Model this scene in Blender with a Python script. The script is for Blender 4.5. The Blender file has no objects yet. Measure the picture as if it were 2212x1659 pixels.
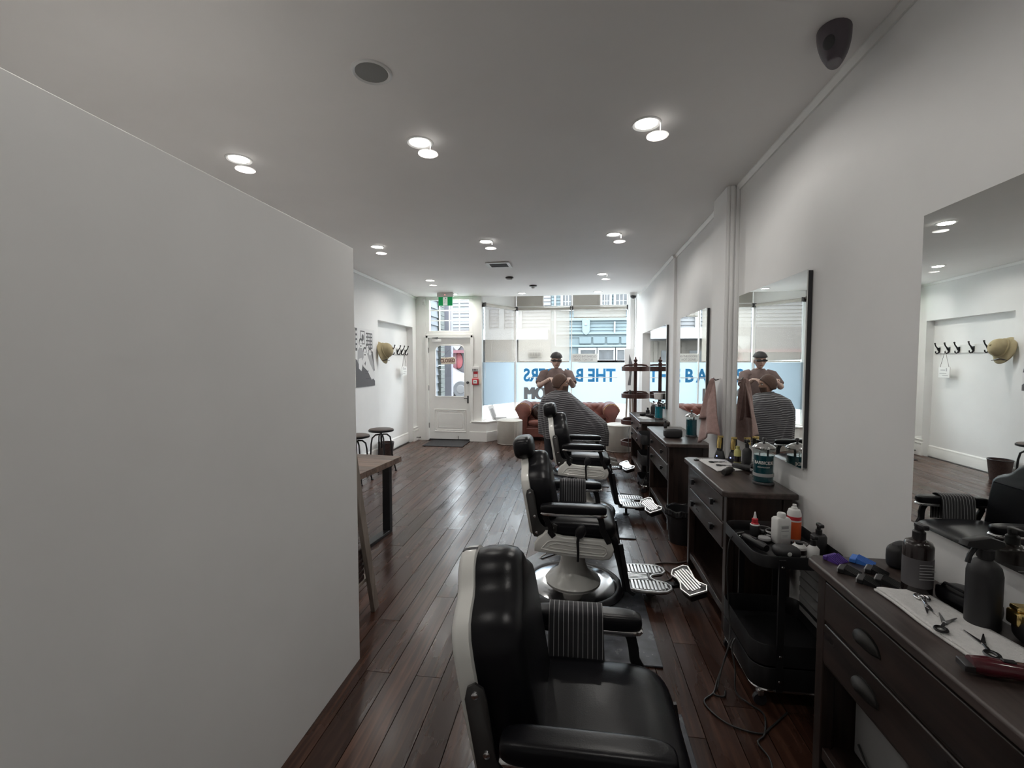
import bpy, bmesh, math, random
from mathutils import Vector, Matrix
random.seed(7)
PI = math.pi
S = bpy.context.scene
C = S.collection

# ------------------------------------------------------------------ camera
cam_d = bpy.data.cameras.new('camera'); cam = bpy.data.objects.new('camera', cam_d); C.objects.link(cam)
cam_d.sensor_fit = 'HORIZONTAL'; cam_d.sensor_width = 36.0; cam_d.lens = 977.4 * 36.0 / 2212.0
cam_d.clip_start = 0.03; cam_d.clip_end = 200
cam.location = (0, 0, 1.56); cam.rotation_euler = (PI / 2 - 0.0477, 0, 0.1366)
S.camera = cam

# ------------------------------------------------------------------ world: bright overcast sky
W = bpy.data.worlds.new('overcast_sky'); S.world = W; W.use_nodes = True
bg = W.node_tree.nodes['Background']
SKY = 24.0              # zenith brightness of an evenly overcast sky, falling to a third at the horizon
_t = W.node_tree; _tc = _t.nodes.new('ShaderNodeTexCoord'); _sx = _t.nodes.new('ShaderNodeSeparateXYZ'); _mr = _t.nodes.new('ShaderNodeMapRange')
_t.links.new(_tc.outputs['Generated'], _sx.inputs[0]); _t.links.new(_sx.outputs['Z'], _mr.inputs[0])
_mr.inputs[1].default_value = 0; _mr.inputs[2].default_value = 1; _mr.inputs[3].default_value = SKY / 3; _mr.inputs[4].default_value = SKY
bg.inputs[0].default_value = (0.86, 0.93, 1.0, 1); _t.links.new(_mr.outputs[0], bg.inputs[1])
LAMP_W = 9.6            # watts of each ceiling downlight

S.view_settings.view_transform = 'Standard'; S.view_settings.look = 'None'
S.view_settings.exposure = 0.0; S.view_settings.gamma = 1.0; S.view_settings.use_curve_mapping = False
S.cycles.use_denoising = True
S.cycles.max_bounces = 10; S.cycles.diffuse_bounces = 6; S.cycles.glossy_bounces = 5
S.cycles.transmission_bounces = 8; S.cycles.transparent_max_bounces = 16
S.cycles.sample_clamp_indirect = 6.0; S.cycles.caustics_reflective = False; S.cycles.caustics_refractive = False

# ------------------------------------------------------------------ materials
def nodes(name):
    m = bpy.data.materials.new(name); m.use_nodes = True
    t = m.node_tree; b = t.nodes['Principled BSDF']
    return m, t, b
def lk(t, a, b): t.links.new(a, b)
def mat(name, col, rough=.5, metal=0, nv=.0, ns=6, bump=0, bs=60, coat=0, spec=.5, stretch=(1, 1, 1), rv=0, rnd=0, emit=0, trans=0, sheen=0, detail=4):
    m, t, b = nodes(name)
    b.inputs['Base Color'].default_value = (*col, 1); b.inputs['Roughness'].default_value = rough
    b.inputs['Metallic'].default_value = metal; b.inputs['Coat Weight'].default_value = coat
    b.inputs['Specular IOR Level'].default_value = spec
    if sheen: b.inputs['Sheen Weight'].default_value = sheen
    if trans: b.inputs['Transmission Weight'].default_value = trans
    if emit:
        b.inputs['Emission Color'].default_value = (*col, 1); b.inputs['Emission Strength'].default_value = emit
    if nv or bump or rv:
        tc = t.nodes.new('ShaderNodeTexCoord'); mp = t.nodes.new('ShaderNodeMapping'); mp.inputs['Scale'].default_value = stretch
        lk(t, tc.outputs['Object'], mp.inputs['Vector'])
        vec = mp.outputs['Vector']
    if nv or rv:
        n = t.nodes.new('ShaderNodeTexNoise'); n.inputs['Scale'].default_value = ns; n.inputs['Detail'].default_value = detail
        lk(t, vec, n.inputs['Vector'])
    if nv:
        mr = t.nodes.new('ShaderNodeMapRange'); mr.inputs[1].default_value = .3; mr.inputs[2].default_value = .7
        mr.inputs[3].default_value = 1 - nv; mr.inputs[4].default_value = 1 + nv
        lk(t, n.outputs['Fac'], mr.inputs[0])
        val = mr.outputs[0]
        if rnd:
            oi = t.nodes.new('ShaderNodeObjectInfo'); m2 = t.nodes.new('ShaderNodeMapRange')
            m2.inputs[3].default_value = 1 - rnd; m2.inputs[4].default_value = 1 + rnd
            lk(t, oi.outputs['Random'], m2.inputs[0]); mm = t.nodes.new('ShaderNodeMath'); mm.operation = 'MULTIPLY'
            lk(t, val, mm.inputs[0]); lk(t, m2.outputs[0], mm.inputs[1]); val = mm.outputs[0]
        vm = t.nodes.new('ShaderNodeVectorMath'); vm.operation = 'SCALE'; vm.inputs[0].default_value = col
        lk(t, val, vm.inputs['Scale']); lk(t, vm.outputs[0], b.inputs['Base Color'])
    if rv:
        r2 = t.nodes.new('ShaderNodeMapRange'); r2.inputs[1].default_value = .3; r2.inputs[2].default_value = .7
        r2.inputs[3].default_value = max(.02, rough - rv); r2.inputs[4].default_value = min(1, rough + rv)
        lk(t, n.outputs['Fac'], r2.inputs[0]); lk(t, r2.outputs[0], b.inputs['Roughness'])
    if bump:
        n2 = t.nodes.new('ShaderNodeTexNoise'); n2.inputs['Scale'].default_value = bs; n2.inputs['Detail'].default_value = 3
        lk(t, vec, n2.inputs['Vector'])
        bp = t.nodes.new('ShaderNodeBump'); bp.inputs['Strength'].default_value = bump; bp.inputs['Distance'].default_value = .01
        lk(t, n2.outputs['Fac'], bp.inputs['Height']); lk(t, bp.outputs[0], b.inputs['Normal'])
    return m
def wood(name, c1, c2, rough=.45, axis=1, scale=1.0, rnd=.2, bump=.15, worn=None, coat=0, gr=.8, patch=1.1, spec=.5):
    """streaky timber, grain along the given axis of the object"""
    m, t, b = nodes(name)
    tc = t.nodes.new('ShaderNodeTexCoord'); oi = t.nodes.new('ShaderNodeObjectInfo')
    off = t.nodes.new('ShaderNodeVectorMath'); off.operation = 'SCALE'; off.inputs[0].default_value = (13.7, 7.1, 3.3)
    lk(t, oi.outputs['Random'], off.inputs['Scale'])
    ad = t.nodes.new('ShaderNodeVectorMath'); ad.operation = 'ADD'
    lk(t, tc.outputs['Object'], ad.inputs[0]); lk(t, off.outputs[0], ad.inputs[1])
    mp = t.nodes.new('ShaderNodeMapping'); sc = [22 * scale] * 3; sc[axis] = 1.1 * scale; mp.inputs['Scale'].default_value = sc
    lk(t, ad.outputs[0], mp.inputs['Vector'])
    n = t.nodes.new('ShaderNodeTexNoise'); n.inputs['Scale'].default_value = 1.6; n.inputs['Detail'].default_value = 6; n.inputs['Distortion'].default_value = .6
    lk(t, mp.outputs[0], n.inputs['Vector'])
    mp3 = t.nodes.new('ShaderNodeMapping'); s3 = [5 * scale] * 3; s3[axis] = 1.6 * scale; mp3.inputs['Scale'].default_value = s3
    lk(t, ad.outputs[0], mp3.inputs['Vector'])
    n3 = t.nodes.new('ShaderNodeTexNoise'); n3.inputs['Scale'].default_value = 1.0; n3.inputs['Detail'].default_value = 5
    lk(t, mp3.outputs[0], n3.inputs['Vector'])
    mx0 = t.nodes.new('ShaderNodeMath'); mx0.operation = 'MULTIPLY_ADD'; mx0.inputs[1].default_value = gr
    mh = t.nodes.new('ShaderNodeMath'); mh.operation = 'MULTIPLY_ADD'; mh.inputs[1].default_value = patch; mh.inputs[2].default_value = -.41 * patch + (.0 if patch > 1 else -.25)
    lk(t, n3.outputs['Fac'], mh.inputs[0]); lk(t, n.outputs['Fac'], mx0.inputs[0]); lk(t, mh.outputs[0], mx0.inputs[2])
    r = t.nodes.new('ShaderNodeValToRGB'); r.color_ramp.elements[0].position = .28; r.color_ramp.elements[1].position = .75
    r.color_ramp.elements[0].color = (*c1, 1); r.color_ramp.elements[1].color = (*c2, 1)
    lk(t, mx0.outputs[0], r.inputs[0])
    m2 = t.nodes.new('ShaderNodeMapRange'); m2.inputs[3].default_value = 1 - rnd; m2.inputs[4].default_value = 1 + rnd
    lk(t, oi.outputs['Random'], m2.inputs[0])
    vm = t.nodes.new('ShaderNodeVectorMath'); vm.operation = 'SCALE'; lk(t, r.outputs[0], vm.inputs[0]); lk(t, m2.outputs[0], vm.inputs['Scale'])
    lk(t, vm.outputs[0], b.inputs['Base Color'])
    rr = t.nodes.new('ShaderNodeMapRange'); rr.inputs[1].default_value = .3; rr.inputs[2].default_value = .7
    rr.inputs[3].default_value = rough - .1; rr.inputs[4].default_value = rough + .12
    lk(t, n3.outputs['Fac'], rr.inputs[0]); lk(t, rr.outputs[0], b.inputs['Roughness'])
    bp = t.nodes.new('ShaderNodeBump'); bp.inputs['Strength'].default_value = bump; bp.inputs['Distance'].default_value = .004
    lk(t, n.outputs['Fac'], bp.inputs['Height']); lk(t, bp.outputs[0], b.inputs['Normal'])
    b.inputs['Coat Weight'].default_value = coat; b.inputs['Coat Roughness'].default_value = .2; b.inputs['Specular IOR Level'].default_value = spec
    return m
def stripes(name, base, line, direction, period, width, rough=.9, wob=0):
    """woven cloth with thin lines at even spacing along a direction of the object"""
    m, t, b = nodes(name)
    tc = t.nodes.new('ShaderNodeTexCoord'); src = tc.outputs['Object']
    if wob:
        nz = t.nodes.new('ShaderNodeTexNoise'); nz.inputs['Scale'].default_value = 5; lk(t, src, nz.inputs['Vector'])
        sc = t.nodes.new('ShaderNodeVectorMath'); sc.operation = 'SCALE'; sc.inputs['Scale'].default_value = wob; lk(t, nz.outputs['Color'], sc.inputs[0])
        ad = t.nodes.new('ShaderNodeVectorMath'); ad.operation = 'ADD'; lk(t, src, ad.inputs[0]); lk(t, sc.outputs[0], ad.inputs[1]); src = ad.outputs[0]
    d = t.nodes.new('ShaderNodeVectorMath'); d.operation = 'DOT_PRODUCT'; d.inputs[1].default_value = direction
    lk(t, src, d.inputs[0])
    a = t.nodes.new('ShaderNodeMath'); a.operation = 'DIVIDE'; a.inputs[1].default_value = period; lk(t, d.outputs['Value'], a.inputs[0])
    f = t.nodes.new('ShaderNodeMath'); f.operation = 'FRACT'; lk(t, a.outputs[0], f.inputs[0])
    l = t.nodes.new('ShaderNodeMath'); l.operation = 'LESS_THAN'; l.inputs[1].default_value = width; lk(t, f.outputs[0], l.inputs[0])
    mx = t.nodes.new('ShaderNodeMix'); mx.data_type = 'RGBA'; mx.inputs[6].default_value = (*base, 1); mx.inputs[7].default_value = (*line, 1)
    lk(t, l.outputs[0], mx.inputs[0]); lk(t, mx.outputs[2], b.inputs['Base Color'])
    b.inputs['Roughness'].default_value = rough; b.inputs['Sheen Weight'].default_value = .2
    n2 = t.nodes.new('ShaderNodeTexNoise'); n2.inputs['Scale'].default_value = 300
    bp = t.nodes.new('ShaderNodeBump'); bp.inputs['Strength'].default_value = .2; bp.inputs['Distance'].default_value = .002
    lk(t, n2.outputs['Fac'], bp.inputs['Height']); lk(t, bp.outputs[0], b.inputs['Normal'])
    return m
def sheet(name, col, t_amt, kind='glass', rough=.02):
    """thin sheets: clear glass, open-weave blind cloth, frosted film"""
    m = bpy.data.materials.new(name); m.use_nodes = True; t = m.node_tree; t.nodes.clear()
    o = t.nodes.new('ShaderNodeOutputMaterial'); tr = t.nodes.new('ShaderNodeBsdfTransparent'); mx = t.nodes.new('ShaderNodeMixShader')
    if kind == 'glass':
        g = t.nodes.new('ShaderNodeBsdfGlossy'); g.inputs['Roughness'].default_value = rough
        fr = t.nodes.new('ShaderNodeFresnel'); fr.inputs[0].default_value = 1.45
        tr.inputs[0].default_value = (*col, 1)
        ge = t.nodes.new('ShaderNodeNewGeometry'); inv = t.nodes.new('ShaderNodeMath'); inv.operation = 'SUBTRACT'; inv.inputs[0].default_value = 1; lk(t, ge.outputs['Backfacing'], inv.inputs[1])
        ml = t.nodes.new('ShaderNodeMath'); ml.operation = 'MULTIPLY'; lk(t, fr.outputs[0], ml.inputs[0]); lk(t, inv.outputs[0], ml.inputs[1])      # reflect once, on the face that is met first
        lk(t, ml.outputs[0], mx.inputs[0]); lk(t, tr.outputs[0], mx.inputs[1]); lk(t, g.outputs[0], mx.inputs[2])
    else:
        d = t.nodes.new('ShaderNodeBsdfDiffuse'); d.inputs[0].default_value = (*col, 1)
        tl = t.nodes.new('ShaderNodeBsdfTranslucent'); tl.inputs[0].default_value = (*col, 1)
        m2 = t.nodes.new('ShaderNodeMixShader'); m2.inputs[0].default_value = .62 if kind == 'blind' else .8
        lk(t, d.outputs[0], m2.inputs[1]); lk(t, tl.outputs[0], m2.inputs[2])
        mx.inputs[0].default_value = 1 - t_amt
        lk(t, tr.outputs[0], mx.inputs[1]); lk(t, m2.outputs[0], mx.inputs[2])
    lk(t, mx.outputs[0], o.inputs[0])
    return m

MT = {}
MT['wall'] = mat('wall_paint', (.85, .85, .845), .55, nv=.02, ns=3, bump=.05, bs=25)
MT['ceil'] = mat('ceiling_paint', (.87, .85, .835), .6, nv=.02, ns=2, bump=.04, bs=20)
MT['trim'] = mat('trim_gloss_paint', (.84, .835, .815), .35, nv=.02, ns=5)
MT['plank'] = wood('floor_timber', (.036, .0150, .0095), (.150, .072, .046), .28, axis=1, scale=1.0, rnd=.24, bump=.22, coat=.12, gr=1.0, patch=.55, spec=.33)
MT['sub'] = mat('subfloor_dark', (.02, .014, .011), .9)
MT['dark'] = wood('vanity_stain', (.012, .0075, .0065), (.044, .026, .021), .36, axis=1, scale=1.4, rnd=.12, bump=.12)
MT['darkz'] = wood('vanity_stain_upright', (.012, .0075, .0065), (.042, .025, .020), .36, axis=2, scale=1.4, rnd=.12, bump=.12)
MT['top'] = wood('vanity_top', (.022, .0155, .0135), (.078, .056, .050), .34, axis=1, scale=1.2, rnd=.1, bump=.12)
MT['black'] = mat('black_plastic', (.012, .012, .014), .4, nv=.1, ns=30)
MT['blackm'] = mat('black_metal', (.016, .016, .018), .38, metal=.3, nv=.1, ns=20)
MT['leather'] = mat('black_leather', (.006, .006, .008), .30, nv=.1, ns=5, bump=.05, bs=260, spec=.26)
MT['cream'] = mat('cream_enamel', (.78, .78, .745), .22, nv=.02, ns=4, coat=.4)
MT['chrome'] = mat('chrome', (.78, .78, .79), .14, metal=1, nv=.05, ns=8, rv=.06)
MT['alu'] = mat('cast_aluminium', (.78, .78, .78), .33, metal=.85, nv=.06, ns=14, bump=.08, bs=80)
MT['aludark'] = mat('cast_aluminium_groove', (.20, .20, .205), .45, metal=.8)
MT['bracket'] = mat('grey_bracket', (.07, .068, .068), .36, metal=.6)
MT['rubber'] = mat('rubber', (.02, .02, .024), .5, nv=.1, ns=20)
MT['mat'] = mat('vinyl_mat', (.085, .090, .103), .24, nv=.25, ns=14, bump=.06, bs=60, rv=.06)
MT['brown'] = mat('oxblood_leather', (.165, .060, .048), .34, nv=.25, ns=6, bump=.1, bs=150, rv=.08)
MT['pouf'] = mat('taupe_vinyl', (.46, .44, .40), .55, nv=.06, ns=7, bump=.06, bs=120)
MT['poufp'] = mat('taupe_piping', (.60, .57, .52), .6)
MT['mirror'] = mat('mirror_silver', (.86, .88, .86), .005, metal=1)
MT['glass'] = sheet('window_glass', (.97, .985, .98), 0, 'glass')
MT['film'] = sheet('frosted_film', (.445, .495, .53), .03, 'film')
MT['disc'] = sheet('frosted_disc', (.42, .42, .42), .05, 'film')
MT['blind'] = sheet('blind_screen', (0.34, 0.31, 0.275), .50, 'blind')
MT['white'] = mat('white_plastic', (.80, .80, .79), .4, nv=.02)
MT['whitec'] = mat('white_cotton', (.86, .85, .84), .95, nv=.05, ns=60, bump=.5, bs=260, sheen=.3)
MT['pinkc'] = mat('dusty_pink_towel', (.40, .265, .245), .95, nv=.12, ns=40, bump=.5, bs=240, sheen=.3)
MT['gold'] = mat('gold_metal', (.80, .60, .24), .2, metal=1)
MT['teal'] = mat('teal_liquid', (.003, .075, .10), .08, trans=.3)
MT['tealw'] = mat('pale_teal_liquid', (.01, .25, .32), .08, trans=.4)
MT['jar'] = sheet('jar_glass', (.92, .97, .97), 0, 'glass')
MT['amber'] = mat('dark_bottle', (.016, .010, .010), .25, coat=.3)
MT['mbl'] = mat('matte_black_bottle', (.022, .022, .024), .5)
MT['red'] = mat('red_plastic', (.55, .03, .045), .4)
MT['orange'] = mat('orange_label', (.72, .12, .03), .45)
MT['maroon'] = mat('maroon_gloss', (.09, .008, .016), .15, coat=.6)
MT['purple'] = mat('purple_plastic', (.10, .045, .30), .4)
MT['blue'] = mat('blue_plastic', (.06, .22, .72), .4)
MT['yellow'] = mat('yellow_green_bottle', (.52, .50, .18), .35)
MT['green'] = mat('exit_green', (.0, .32, .09), .5, emit=.25)
MT['signw'] = mat('sign_white', (.78, .80, .78), .5)
MT['ink'] = mat('print_ink', (.045, .045, .05), .6)
MT['inkg'] = mat('print_grey', (.10, .095, .10), .6)
MT['inkm'] = mat('print_mid_grey', (.42, .42, .43), .6)
MT['paper'] = mat('print_paper', (.80, .80, .80), .6)
MT['letb'] = mat('letter_blue', (.035, .27, .60), .5)
MT['letg'] = mat('letter_grey', (.22, .235, .25), .5)
MT['lbrown'] = mat('letter_brown', (.14, .055, .04), .6)
MT['signc'] = mat('sign_cream', (.72, .64, .54), .6)
MT['khaki'] = mat('khaki_cloth', (.40, .335, .20), .85, nv=.06, ns=20, bump=.25, bs=300)
MT['tray'] = wood('tray_timber', (.045, .018, .016), (.12, .055, .045), .4, axis=2, scale=1.5, rnd=.1)
MT['beige'] = wood('ladder_timber', (.20, .165, .14), (.34, .29, .25), .6, axis=2, scale=1.2, rnd=.1)
MT['table'] = wood('table_timber', (.085, .055, .042), (.24, .17, .135), .5, axis=0, scale=1.0, rnd=.12)
MT['shieldw'] = mat('street_sign_white', (0.11, 0.11, 0.112), .6)
MT['streetred'] = mat('street_red', (0.12, 0.015, 0.02), .6)
MT['fair'] = mat('fair_skin', (.66, .47, .40), .5, nv=.05, ns=12)
MT['field'] = mat('sign_field', (.78, .85, .80), .5, emit=.45)
MT['stool'] = wood('stool_seat_timber', (.030, .018, .014), (.10, .062, .05), .45, axis=0, scale=1.2, rnd=.1)
MT['skin'] = mat('skin', (.52, .32, .245), .5, nv=.05, ns=12)
MT['hair'] = mat('brown_hair', (.10, .055, .04), .6, nv=.3, ns=50, bump=.4, bs=120, stretch=(1, 1, 6))
MT['shirt'] = mat('dusty_brown_shirt', (.235, .175, .165), .9, nv=.1, ns=20, bump=.2, bs=90)
MT['jean'] = mat('dark_trousers', (.03, .032, .04), .9, nv=.1, ns=30)
MT['shoe'] = mat('grey_trainer', (.22, .21, .19), .7, nv=.2, ns=30)
MT['shoew'] = mat('white_trainer', (.70, .69, .67), .6)
MT['eye'] = mat('eye_dark', (.02, .015, .012), .2)
MT['lip'] = mat('lip', (.36, .16, .13), .5)
MT['cape'] = stripes('pinstriped_cape', (.038, .036, .042), (.30, .30, .31), (.10, .12, .985), .027, .20, wob=.05)
MT['cloth'] = stripes('pinstriped_cloth', (.022, .022, .026), (.46, .46, .47), (1, 0, 0), .0168, .11)
MT['wicker'] = mat('dark_wicker', (.05, .028, .024), .7, nv=.3, ns=40, bump=.5, bs=120)
MT['lens'] = mat('lamp_lens', (1, .97, .92), .4, emit=14)
MT['grille'] = mat('grey_grille', (.26, .26, .255), .7, bump=.3, bs=400)
MT['plum'] = mat('plum_plastic', (.085, .07, .085), .4, nv=.05)
MT['cork'] = mat('sensor_white', (.72, .71, .68), .5)
MT['led'] = mat('blue_led', (.25, .35, 1), .4, emit=6)
MT['redled'] = mat('red_led', (1, .3, .3), .4, emit=3)
MT['bluew'] = mat('pale_blue_boards', (0.058, 0.08, 0.087), .7, nv=.04, ns=3)
MT['bluet'] = mat('pale_blue_trim', (0.078, 0.102, 0.109), .6)
MT['whtb'] = mat('white_boards', (0.088, 0.087, 0.091), .7, nv=.03, ns=3)
MT['whtt'] = mat('white_trim_outside', (0.14, 0.14, 0.14), .6)
MT['tan'] = mat('tan_shopfront', (0.066, 0.057, 0.047), .7, nv=.08, ns=2)
MT['pane'] = mat('dark_window_pane', (0.02, 0.022, 0.024), .3, nv=.5, ns=3)
MT['road'] = mat('asphalt', (0.13, 0.13, 0.133), .9, nv=.08, ns=8)
MT['path'] = mat('concrete_path', (.42, .415, .40), .9, nv=.06, ns=5)
MT['carw'] = mat('car_white', (0.16, 0.162, 0.165), .3, coat=.3)
MT['tyre'] = mat('tyre', (.03, .03, .032), .8)
MT['shopd'] = mat('dark_shopfront', (0.022, 0.019, 0.023), .4, nv=.2, ns=2)
MT['shopr'] = mat('red_shop_trim', (0.06, 0.01, 0.016), .5)
MT['gboard'] = mat('grey_blue_boards', (0.085, 0.095, 0.107), .7, nv=.03, ns=4)
MT['brick'] = mat('painted_brick', (0.06, 0.067, 0.064), .8, nv=.1, ns=8)
MT['lav'] = mat('lavender_post', (0.105, 0.103, 0.122), .6)
MT['grass'] = mat('street_planting', (.10, .14, .08), .9, nv=.3, ns=20)
MT['wire'] = mat('wire', (.02, .02, .02), .5)
MT['wirew'] = mat('brown_flex', (.10, .075, .065), .5)
MT['steel'] = mat('dark_steel', (.10, .10, .105), .28, metal=.9)
MT['doormat'] = mat('doormat_fibre', (.035, .034, .036), .95, nv=.2, ns=80, bump=.6, bs=300)
MT['box'] = mat('grey_box', (.30, .30, .30), .5)
MT['handle'] = mat('aged_pewter', (.03, .029, .028), .55, metal=.6, nv=.2, ns=30)

# ------------------------------------------------------------------ mesh builder
class G:
    def __init__(s): s.v = []; s.f = []
    def add(s, vs, fs):
        o = len(s.v); s.v += [tuple(p) for p in vs]; s.f += [tuple(i + o for i in q) for q in fs]; return s
    def bx(s, x0, x1, y0, y1, z0, z1):
        return s.add([(x0, y0, z0), (x1, y0, z0), (x1, y1, z0), (x0, y1, z0), (x0, y0, z1), (x1, y0, z1), (x1, y1, z1), (x0, y1, z1)],
                     [(0, 3, 2, 1), (4, 5, 6, 7), (0, 1, 5, 4), (1, 2, 6, 5), (2, 3, 7, 6), (3, 0, 4, 7)])
    def hexa(s, p): return s.add(p, [(0, 3, 2, 1), (4, 5, 6, 7), (0, 1, 5, 4), (1, 2, 6, 5), (2, 3, 7, 6), (3, 0, 4, 7)])
    def lathe(s, prof, c=(0, 0, 0), n=20, axis=2):
        vs = []; fs = []; k = len(prof)
        for r, h in prof:
            for i in range(n):
                a = 2 * PI * i / n; p = [0, 0, 0]
                p[(axis + 1) % 3] = r * math.cos(a); p[(axis + 2) % 3] = r * math.sin(a); p[axis] = h
                vs.append((p[0] + c[0], p[1] + c[1], p[2] + c[2]))
        for j in range(k - 1):
            for i in range(n):
                a, b = j * n + i, j * n + (i + 1) % n; fs.append((a, b, b + n, a + n))
        if prof[0][0] > 1e-5: fs.append(tuple(range(n))[::-1])
        if prof[-1][0] > 1e-5: fs.append(tuple(range((k - 1) * n, k * n)))
        return s.add(vs, fs)
    def cyl(s, p0, p1, r0, r1=None, n=12): return s.tube([p0, p1], [r0, r0 if r1 is None else r1], n)
    def tube(s, path, r, n=8, closed=False, flat=None):
        P = [Vector(p) for p in path]; m = len(P); R = r if isinstance(r, (list, tuple)) else [r] * m
        T = []
        for i in range(m):
            a = P[i - 1] if (i or closed) else P[i]; b = P[(i + 1) % m] if (i < m - 1 or closed) else P[i]
            T.append((b - a).normalized() if (b - a).length > 1e-9 else Vector((0, 0, 1)))
        u = T[0].cross(Vector((0, 0, 1)));
        if u.length < 1e-3: u = T[0].cross(Vector((0, 1, 0)))
        u.normalize(); vs = []; fs = []
        for i in range(m):
            u = (u - T[i] * u.dot(T[i])).normalized(); w = T[i].cross(u)
            for k in range(n):
                a = 2 * PI * k / n; fl = flat or 1
                vs.append(P[i] + u * (R[i] * math.cos(a)) + w * (R[i] * fl * math.sin(a)))
        mm = m if closed else m - 1
        for i in range(mm):
            for k in range(n):
                a, b = i * n + k, i * n + (k + 1) % n; j = (i + 1) % m
                fs.append((a, b, j * n + (k + 1) % n, j * n + k))
        if not closed: fs.append(tuple(range(n))[::-1]); fs.append(tuple(range((m - 1) * n, m * n)))
        return s.add(vs, fs)
    def bar(s, path, w, h, side=(0, 1, 0)):
        """rectangular bar along a path: w along side, h across it"""
        P = [Vector(p) for p in path]; m = len(P); sd = Vector(side).normalized(); vs = []; fs = []
        for i in range(m):
            a = P[max(i - 1, 0)]; b = P[min(i + 1, m - 1)]; t = (b - a).normalized(); nn = t.cross(sd).normalized()
            for (p, q) in ((-1, -1), (1, -1), (1, 1), (-1, 1)): vs.append(P[i] + sd * (p * w / 2) + nn * (q * h / 2))
        for i in range(m - 1):
            for k in range(4): a, b = i * 4 + k, i * 4 + (k + 1) % 4; fs.append((a, b, b + 4, a + 4))
        fs.append((3, 2, 1, 0)); fs.append(tuple(range((m - 1) * 4, m * 4)))
        return s.add(vs, fs)
    def ell(s, c, r, nu=16, nv=10, e1=1., e2=1., M=None):
        def sp(x, e): return math.copysign(abs(x) ** e, x)
        vs = []; fs = []
        for j in range(nv + 1):
            ph = -PI / 2 + PI * j / nv
            for i in range(nu):
                th = 2 * PI * i / nu
                p = Vector((r[0] * sp(math.cos(ph), e1) * sp(math.cos(th), e2), r[1] * sp(math.cos(ph), e1) * sp(math.sin(th), e2), r[2] * sp(math.sin(ph), e1)))
                if M: p = M @ p
                vs.append(p + Vector(c))
        for j in range(nv):
            for i in range(nu): a, b = j * nu + i, j * nu + (i + 1) % nu; fs.append((a, b, b + nu, a + nu))
        return s.add(vs, fs)
    def prism(s, poly, axis, a0, a1):
        """polygon in the two other axes (cyclic order), extruded along axis"""
        n = len(poly); vs = []
        for h in (a0, a1):
            for p in poly:
                q = [0, 0, 0]; q[axis] = h; q[(axis + 1) % 3] = p[0]; q[(axis + 2) % 3] = p[1]; vs.append(q)
        fs = [tuple(range(n))[::-1], tuple(range(n, 2 * n))] + [(i, (i + 1) % n, (i + 1) % n + n, i + n) for i in range(n)]
        return s.add(vs, fs)
    def puff(s, poly, o, U, V, N, layers):
        """closed outline in the plane (U,V) at o, raised along N through layers (inset, height)"""
        o, U, V, N = map(Vector, (o, U, V, N)); n = len(poly); A = sum(poly[i][0] * poly[(i + 1) % n][1] - poly[(i + 1) % n][0] * poly[i][1] for i in range(n))
        sg = 1 if A > 0 else -1; nr = []
        for i in range(n):
            a, b, c = poly[i - 1], poly[i], poly[(i + 1) % n]
            d1 = Vector((b[0] - a[0], b[1] - a[1])).normalized(); d2 = Vector((c[0] - b[0], c[1] - b[1])).normalized()
            k = d1 + d2
            if k.length < 1e-6: k = d1
            k.normalize(); nr.append((-k.y * sg, k.x * sg))
        vs = []; fs = []
        for ins, h in layers:
            for i in range(n):
                p = poly[i][0] + nr[i][0] * ins, poly[i][1] + nr[i][1] * ins; vs.append(o + U * p[0] + V * p[1] + N * h)
        for j in range(len(layers) - 1):
            for i in range(n): a, b = j * n + i, j * n + (i + 1) % n; fs.append((a, b, b + n, a + n))
        fs.append(tuple(range(n))[::-1]); fs.append(tuple(range((len(layers) - 1) * n, len(layers) * n)))
        return s.add(vs, fs)
    def grid(s, fn, nu, nv, cu=False):
        vs = [fn(i / (nu if cu else nu - 1), j / (nv - 1)) for j in range(nv) for i in range(nu)]; fs = []
        for j in range(nv - 1):
            for i in range(nu if cu else nu - 1):
                a, b = j * nu + i, j * nu + (i + 1) % nu; fs.append((a, b, b + nu, a + nu))
        return s.add(vs, fs)
    def xf(s, M): s.v = [tuple(M @ Vector(p)) for p in s.v]; return s
    def mesh(s, name, m, smooth=35, recalc=True):
        me = bpy.data.meshes.new(name); me.from_pydata(s.v, [], s.f)
        if recalc:
            bm = bmesh.new(); bm.from_mesh(me); bmesh.ops.remove_doubles(bm, verts=bm.verts, dist=1e-6)
            bmesh.ops.recalc_face_normals(bm, faces=bm.faces); bm.to_mesh(me); bm.free()
        if m is not None: me.materials.append(MT[m])
        if smooth:
            me.shade_smooth(); me.set_sharp_from_angle(angle=math.radians(smooth))
        me.update(); return me

def put(name, g, m, parent=None, loc=(0, 0, 0), rot=(0, 0, 0), bevel=0, seg=2, smooth=35, sub=0, solid=0, label=None, recalc=True):
    me = g if isinstance(g, bpy.types.Mesh) else g.mesh(name, m, smooth, recalc)
    o = bpy.data.objects.new(name, me); C.objects.link(o); o.location = loc; o.rotation_euler = rot
    if parent: o.parent = parent
    if solid:
        k = o.modifiers.new('thickness', 'SOLIDIFY'); k.thickness = solid; k.offset = 0
    if bevel:
        k = o.modifiers.new('edges', 'BEVEL'); k.width = bevel; k.segments = seg; k.limit_method = 'ANGLE'; k.angle_limit = math.radians(40)
    if sub:
        k = o.modifiers.new('smooth', 'SUBSURF'); k.levels = sub; k.render_levels = sub
    if label: o['label'] = label
    return o
def tag(o, label, cat, group=None, kind=None):
    o['label'] = label; o['category'] = cat
    if group: o['group'] = group
    if kind: o['kind'] = kind
    return o
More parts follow.
